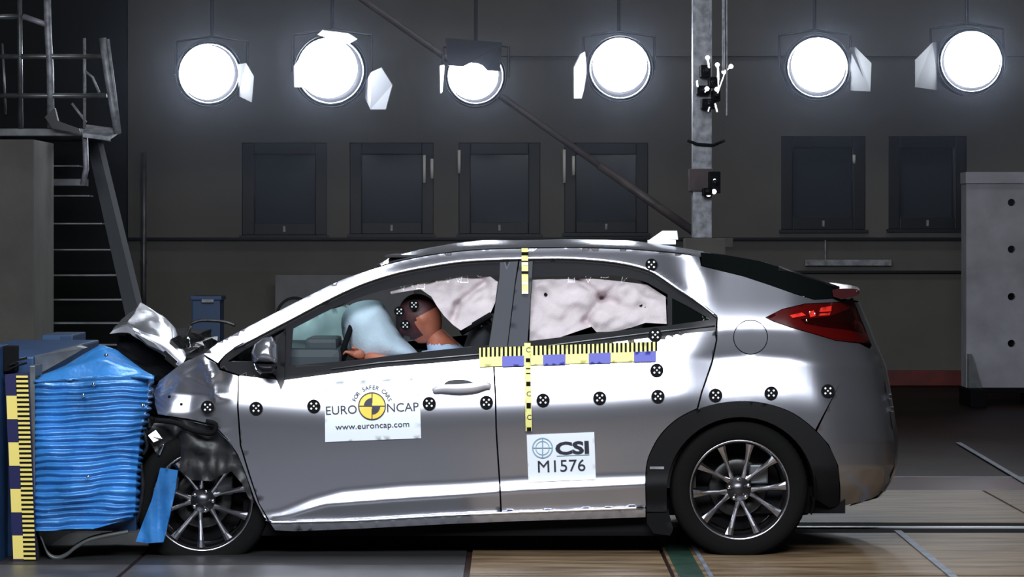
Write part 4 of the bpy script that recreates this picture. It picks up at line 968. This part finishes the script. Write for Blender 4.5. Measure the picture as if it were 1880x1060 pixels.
# wheels
def wheel(cx, row, ydep, flat, rotz=0, camber=0, a0=5):
    w = bpy.data.objects.new('wheel', None); COL.objects.link(w); w.parent = car
    c = Vector(P(cx, row, ydep)); w.location = c-world_loc(car); w.rotation_euler = (camber, 0, rotz)
    R = .318; prof = [(.228, .02), (.232, .0), (.245, -.006), (.275, -.012), (.300, -.006), (.314, .012), (R, .03), (R, .18), (.312, .2), (.29, .215), (.24, .21), (.225, .19), (.222, .1)]
    mb = MB().lathe(prof, (0, 0, 0), 72, closed=True)
    V = []
    for v in mb.V:
        x, y, z = v
        if z < -flat:
            k = (-flat-z); z = -flat; y = y+(-.35*k if y < .1 else .35*k)
        V.append((x, y, z))
    def add(nm, V, Fs, m, sm=True):
        o = mesh_obj(nm, V, Fs, m, None, sm); o.parent = w; return o
    add('tyre', V, mb.F, M['rubber'])
    g = MB()
    for k in range(72):
        a = 2*PI*k/72; ca, sa = math.cos(a), math.sin(a)
        q = []
        for (rr, yy) in ((R-.004, .02), (R+.0015, .03), (R+.0015, .09)):
            for da in (-.018, .018): q.append((rr*math.cos(a+da), yy, max(rr*math.sin(a+da), -flat)))
        g.add(q, [(0, 1, 3, 2), (2, 3, 5, 4)])
    add('tread_blocks', g.V, g.F, M['rubber'], False)['kind'] = 'stuff'
    mb = MB().lathe([(.214, .03), (.222, .004), (.228, -.004), (.232, .0), (.232, .01), (.226, .03), (.214, .18), (.206, .18), (.208, .05)], (0, 0, 0), 72, closed=True); add('rim', mb.V, mb.F, M['alloy'])
    for k in range(10):
        a = math.radians(a0+36*k); ax = Vector((math.cos(a), 0, math.sin(a))); ay = Vector((-math.sin(a), 0, math.cos(a)))
        st = [(.045, .014, .040, .022), (.09, .0085, .032, .030), (.14, .0095, .020, .03), (.18, .013, .010, .026), (.214, .019, .004, .02)]
        V = []; Fs = []
        for rr, hw, yy, th in st:
            skew = (.010 if k % 2 else -.010)*(1-(rr-.045)/.17)
            for s_, yo in ((-1, .006), (-.35, 0), (.35, 0), (1, .006), (1, th), (-1, th)): p = ax*rr+ay*(hw*s_+skew); V.append((p.x, yy+yo, p.z))
        for i in range(len(st)-1):
            for q in range(6): Fs.append((i*6+q, i*6+(q+1) % 6, i*6+6+(q+1) % 6, i*6+6+q))
        Fs += [tuple(range(6))[::-1], tuple((len(st)-1)*6+q for q in range(6))]
        add('spoke', V, Fs, M['alloy'], False)
    mb = MB().lathe([(0, .024), (.028, .024), (.032, .03), (.055, .036), (.06, .05), (.06, .08), (0, .08)], (0, 0, 0), 36); add('hub', mb.V, mb.F, mat('hub_dark', (.09, .09, .1), .3, .9) if 'hub_dark' not in bpy.data.materials else bpy.data.materials['hub_dark'])
    for k in range(5):
        a = math.radians(a0+18+72*k); c = (.046*math.cos(a), 0, .046*math.sin(a)); mb = MB().lathe([(0, .018), (.007, .018), (.009, .022), (.009, .045)], c, 12); add('wheel_nut', mb.V, mb.F, M['chrome'])
    mb = MB().lathe([(.06, .10), (.13, .10), (.135, .104), (.135, .12), (.06, .12)], (0, 0, 0), 40, closed=True); add('brake_disc', mb.V, mb.F, M['disc'])
    mb = MB().lathe([(0, .15), (.20, .15)], (0, 0, 0), 40); add('back_plate', mb.V, mb.F, M['black'])
    mb = MB().box(.05, .14, .085, .13, .02, .11, .01); add('brake_caliper', mb.V, mb.F, M['steel'])
    return w
w1 = wheel(1358, 900, .04, .3125)
w2 = wheel(372, 921, .06, .262, rotz=.10, a0=-92)
def wfar(w, dx=0):
    c = w.copy(); COL.objects.link(c); c.scale = (1, -1, 1); c.location = Vector((w.location.x+dx, -w.location.y, w.location.z)); c.rotation_euler = (-w.rotation_euler.x, 0, -w.rotation_euler.z)
    for ch in list(w.children): d = ch.copy(); COL.objects.link(d); d.parent = c
wfar(w1); wfar(w2, .12)
# underbody, interior
MB().box(P(470, 0)[0], P(1230, 0)[0], .10, W_CAR-.10, P(0, 990)[2], P(0, 950)[2], .02).build('underbody', M['darkpaint'], car)
MB().box(P(1230, 0)[0], P(1500, 0)[0], .30, W_CAR-.30, P(0, 960)[2], P(0, 860)[2], .02).build('rear_axle_beam', M['darkpaint'], car)
MB().box(P(1500, 0)[0], P(1585, 0)[0], .38, W_CAR-.38, P(0, 912)[2], P(0, 870)[2], .02).build('exhaust_silencer', M['darkpaint'], car)
MB().box(P(440, 0)[0], P(1560, 0)[0], .16, W_CAR-.16, P(0, 950)[2], P(0, 900)[2]).build('cabin_floor', M['darkpaint'], car)
def ibox(nm, p0, p1, r0, r1, y0, y1, m, bev=.03): return MB().pbox(p0, p1, r0, r1, y0, y1, bev).build(nm, m, car)
ibox('dashboard', 470, 625, 640, 760, .22, 1.55, M['dash'], .04)
ibox('instrument_hood', 560, 618, 622, 660, .30, .7, M['dash'], .02)
stw = MB(); c = Vector(P(634, 640, .50)); ring = []
for k in range(25):
    a = 2*PI*k/24; ring.append(c+Vector((.17*math.cos(a)*.3, .17*math.sin(a), .17*math.cos(a)*.9)))
stw.tube(ring, .014, 8); stw.build('steering_wheel', M['black'], car, True)
for y0 in (.24, 1.0):
    s0 = inflated('front_seat', [(800, 800), (812, 740), (850, 640), (868, 590), (900, 585), (915, 620), (900, 720), (880, 800)], M['seat'], car, y0+.26, .5, step=12, D=24)
    inflated('headrest', [(872, 545), (905, 542), (912, 575), (880, 580)], M['seat'], s0, y0+.26, .26, step=7)
ibox('rear_bench', 1090, 1180, 640, 800, .2, 1.57, M['seat'], .04); ibox('rear_backrest', 1180, 1260, 560, 800, .22, 1.55, M['seat'], .04)
ibox('parcel_shelf', 1262, 1500, 590, 602, .3, 1.47, M['seat'], .004)
for nm, yy in (('door_card', .09), ('door_card', W_CAR-.11)):
    MB().box(P(540, 0)[0], P(1280, 0)[0], yy, yy+.02, P(0, 900)[2], P(0, 672)[2]).build(nm, M['seat'], car)
MB().box(P(700, 0)[0], P(1270, 0)[0], .36, W_CAR-.36, P(0, 474)[2], P(0, 470)[2]).build('headliner', M['seat'], car)
# airbags
inflated('driver_airbag', cr([(628, 612), (627, 585), (640, 562), (668, 552), (696, 553), (708, 566), (720, 590), (738, 618), (762, 642), (768, 656), (740, 668), (680, 672), (655, 664), (636, 640), (628, 612)], 3)[:-1], M['bag2'], car, .50, .34, step=7, D=45,
         disp=lambda x, r: .012*noise.noise(Vector((x*.03, r*.02, 2))))
def wr_(x, r):
    v = .035*noise.noise(Vector((x*.018, r*.03, 1)))+.018*noise.noise(Vector((x*.05+r*.02, r*.06-x*.01, 4)))
    for hx, hr in ((1000, 541), (1176, 560), (895, 536)):
        d = math.hypot(x-hx, r-hr); v += .022*math.exp(-(d/9)**2)
    for (ax_, ar, bx, br) in ((1104, 548, 1060, 512), (1104, 548, 1140, 520), (1104, 548, 1075, 590), (1104, 548, 1130, 556), (1075, 590, 1088, 604), (890, 520, 840, 560), (840, 560, 830, 590)):
        dx, dy = bx-ax_, br-ar; tt = max(0, min(1, ((x-ax_)*dx+(r-ar)*dy)/(dx*dx+dy*dy))); d = math.hypot(x-ax_-dx*tt, r-ar-dy*tt); v += .035*math.exp(-(d/7)**2)
    return v
rb = [(976, 514), (1030, 512), (1090, 512), (1140, 517), (1188, 523), (1222, 545), (1224, 595), (1185, 593), (1158, 602), (1128, 609), (1095, 610), (1086, 600), (1068, 606), (1027, 620), (972, 626)]
cb1 = panel('curtain_airbag', rb, M['bag'], car, step=(4, 4), off=.045, lip=.05, disp=wr_)
fb = [(716, 536), (745, 528), (778, 519), (847, 509), (900, 508), (914, 518), (909, 556), (901, 574), (880, 588), (858, 600), (846, 607), (832, 597), (815, 580), (802, 562), (792, 545), (772, 531), (740, 536), (718, 540)]
cb2 = panel('curtain_airbag', fb, M['bag'], car, step=(4, 4), off=.045, lip=.05, disp=wr_)
for x, r, p in ((1002, 541, cb1), (1176, 560, cb1), (894, 536, cb2)):
    decal('tether_hole', *disc2(x, r, 3.6, 12), M['black'], p, .045+.018)
MB().tube([P(846, 612, .22), P(870, 597, .2), P(902, 578, .18)], .014, 6, .4).build('seat_belt', M['black'], car, True)
# far side pale panel = deployed passenger curtain seen through the cabin
o = panel('passenger_airbag', [(520, 640), (540, 600), (600, 570), (640, 560), (640, 640), (600, 645)], M['cloth'], car, step=(12, 12), yf=lambda x, r: 1.2, lip=.03, disp=lambda x, r: .03*noise.noise(Vector((x*.03, r*.03, 0))))

# ================================================================== THE DUMMY
dm = thing('crash_test_dummy', 'crash test dummy slumped against the driver airbag with orange head', 'dummy', P(850, 760, .45))
def skinned(name, joints, edges, m, parent, sub_=2):
    me = bpy.data.meshes.new(name); me.from_pydata([j[:3] for j in joints], edges, [])
    o = bpy.data.objects.new(name, me); COL.objects.link(o); me.materials.append(m)
    mo = o.modifiers.new('skin', 'SKIN'); mo.use_smooth_shade = True
    for i, j in enumerate(joints):
        r = j[3]; me.skin_vertices[0].data[i].radius = (r, r) if not isinstance(r, tuple) else r
    me.skin_vertices[0].data[0].use_root = True
    o.modifiers.new('sub', 'SUBSURF').levels = sub_; o.modifiers['sub'].render_levels = sub_
    attach(o, parent); return o
def bake(o, mats, pick):
    dg = bpy.context.evaluated_depsgraph_get(); me = bpy.data.meshes.new_from_object(o.evaluated_get(dg)); o.modifiers.clear(); o.data = me
    me.materials.clear()
    for m in mats: me.materials.append(m)
    for p in me.polygons: p.use_smooth = True; p.material_index = pick(p.center)
def J(px, row, y, r): return (*P(px, row, y), r)
body = [J(868, 780, .5, .13), J(862, 730, .5, .13), J(838, 695, .5, .15), J(822, 668, .48, .10), J(803, 622, .47, .055), J(790, 606, .46, .05),
        J(828, 668, .33, .065), J(780, 690, .27, .045), J(715, 668, .32, .038), J(668, 655, .36, .03),
        J(828, 668, .66, .065), J(790, 690, .70, .045), J(720, 672, .66, .038), J(672, 660, .62, .03),
        J(855, 785, .40, .09), J(760, 770, .36, .075), J(680, 760, .36, .06), J(640, 860, .40, .045), J(590, 890, .4, .04),
        J(855, 785, .62, .09), J(760, 770, .66, .075), J(680, 760, .66, .06), J(640, 860, .66, .045), J(590, 890, .66, .04)]
tor = skinned('torso', body, [(0, 1), (1, 2), (2, 3), (3, 4), (4, 5), (3, 6), (6, 7), (7, 8), (8, 9), (3, 10), (10, 11), (11, 12), (12, 13), (0, 14), (14, 15), (15, 16), (16, 17), (17, 18), (0, 19), (19, 20), (20, 21), (21, 22), (22, 23)], M['skin'], dm, 3)
bpy.context.view_layer.update()
bake(tor, [M['skin'], M['shirt']], lambda c: 0 if (c.x < P(735, 0, .4)[0] or c.z > P(0, 632, .45)[2]) else 1)
for s_, y0 in ((1, .36), (-1, .62)):
    hj = [J(672, 655, y0, .028), J(652, 652, y0, .030)]; he = [(0, 1)]
    for k, dy in enumerate((-.03, -.01, .01, .03)):
        n = len(hj); L_ = (14, 18, 17, 12)[k]
        hj += [J(642, 648, y0+dy, .009), J(642-L_*.6, 646, y0+dy*1.1, .008), J(642-L_, 652, y0+dy*1.1, .007)]; he += [(1, n), (n, n+1), (n+1, n+2)]
    n = len(hj); hj += [J(655, 642, y0-.02*s_, .010), J(645, 638, y0-.03*s_, .008)]; he += [(1, n), (n, n+1)]
    skinned('hand', hj, he, M['skin'], dm)
# head: one closed surface, face turned down to the airbag
bm = bmesh.new(); bmesh.ops.create_uvsphere(bm, u_segments=40, v_segments=28, radius=1)
hc_ = Vector(P(772, 585, .46)); rot = Matrix.Rotation(math.radians(28), 4, 'Y').inverted()
for v in bm.verts:
    x, y, z = v.co     # face towards -x
    X, Y, Z = x*.100, y*.078, z*.122
    if z < -.2: X *= 1-.12*(-z-.2); Y *= 1-.35*(-z-.2)
    if x < 0:
        X += -.022*math.exp(-((y/.14)**2+((z+.12)/.2)**2))            # nose
        for sy in (-1, 1): X += .014*math.exp(-(((y-sy*.34)/.17)**2+((z-.08)/.13)**2))   # eye sockets
        X += -.008*math.exp(-((y/.35)**2+((z+.52)/.07)**2))-.010*math.exp(-((y/.3)**2+((z+.82)/.12)**2)) + .006*math.exp(-((y/.3)**2+((z+.44)/.03)**2))
    for sy in (-1, 1): Y += sy*.016*math.exp(-(((x-.08)/.10)**2+((z+.05)/.2)**2)) if y*sy > .6 else 0   # ears
    v.co = hc_+(rot @ Vector((X, Y, Z)))
for f in bm.faces: f.smooth = True
me = bpy.data.meshes.new('head'); me.materials.append(M['skin']); me.materials.append(M['paintbrown'])
for f in bm.faces:
    c = rot.inverted() @ (f.calc_center_median()-hc_)
    c += noise.noise_vector(c*25)*.012
    if c.z > .015 or (c.x < -.02 and c.z > -.075): f.material_index = 1
bm.to_mesh(me); bm.free(); hd = bpy.data.objects.new('head', me); COL.objects.link(hd); attach(hd, dm)
for (x, r) in ((733, 572), (760, 560), (744, 597)):
    b = MB(); 
    for a in range(4):
        if a % 2: continue
    V_, F_ = disc2(x, r, 9.5, 18); o = decal('marker_patch', V_, F_, M['black'], hd, .36, yf=lambda x, r: 0)
    sq = []
    for dx, dy in ((-3.6, 3.6), (3.6, -3.6), (-3.6, -3.6), (3.6, 3.6), (0, 0)): sq.append(disc2(x+dx, r+dy, 1.5, 8))
    decal('marker_dots', *merge(sq), M['dot'], o, .356, yf=lambda x, r: 0)
inflated('shirt', [(765, 655), (775, 645), (800, 640), (830, 638), (855, 645), (880, 700), (880, 760), (830, 760), (800, 700)], M['shirt'], dm, .45, .38, step=9, D=30)
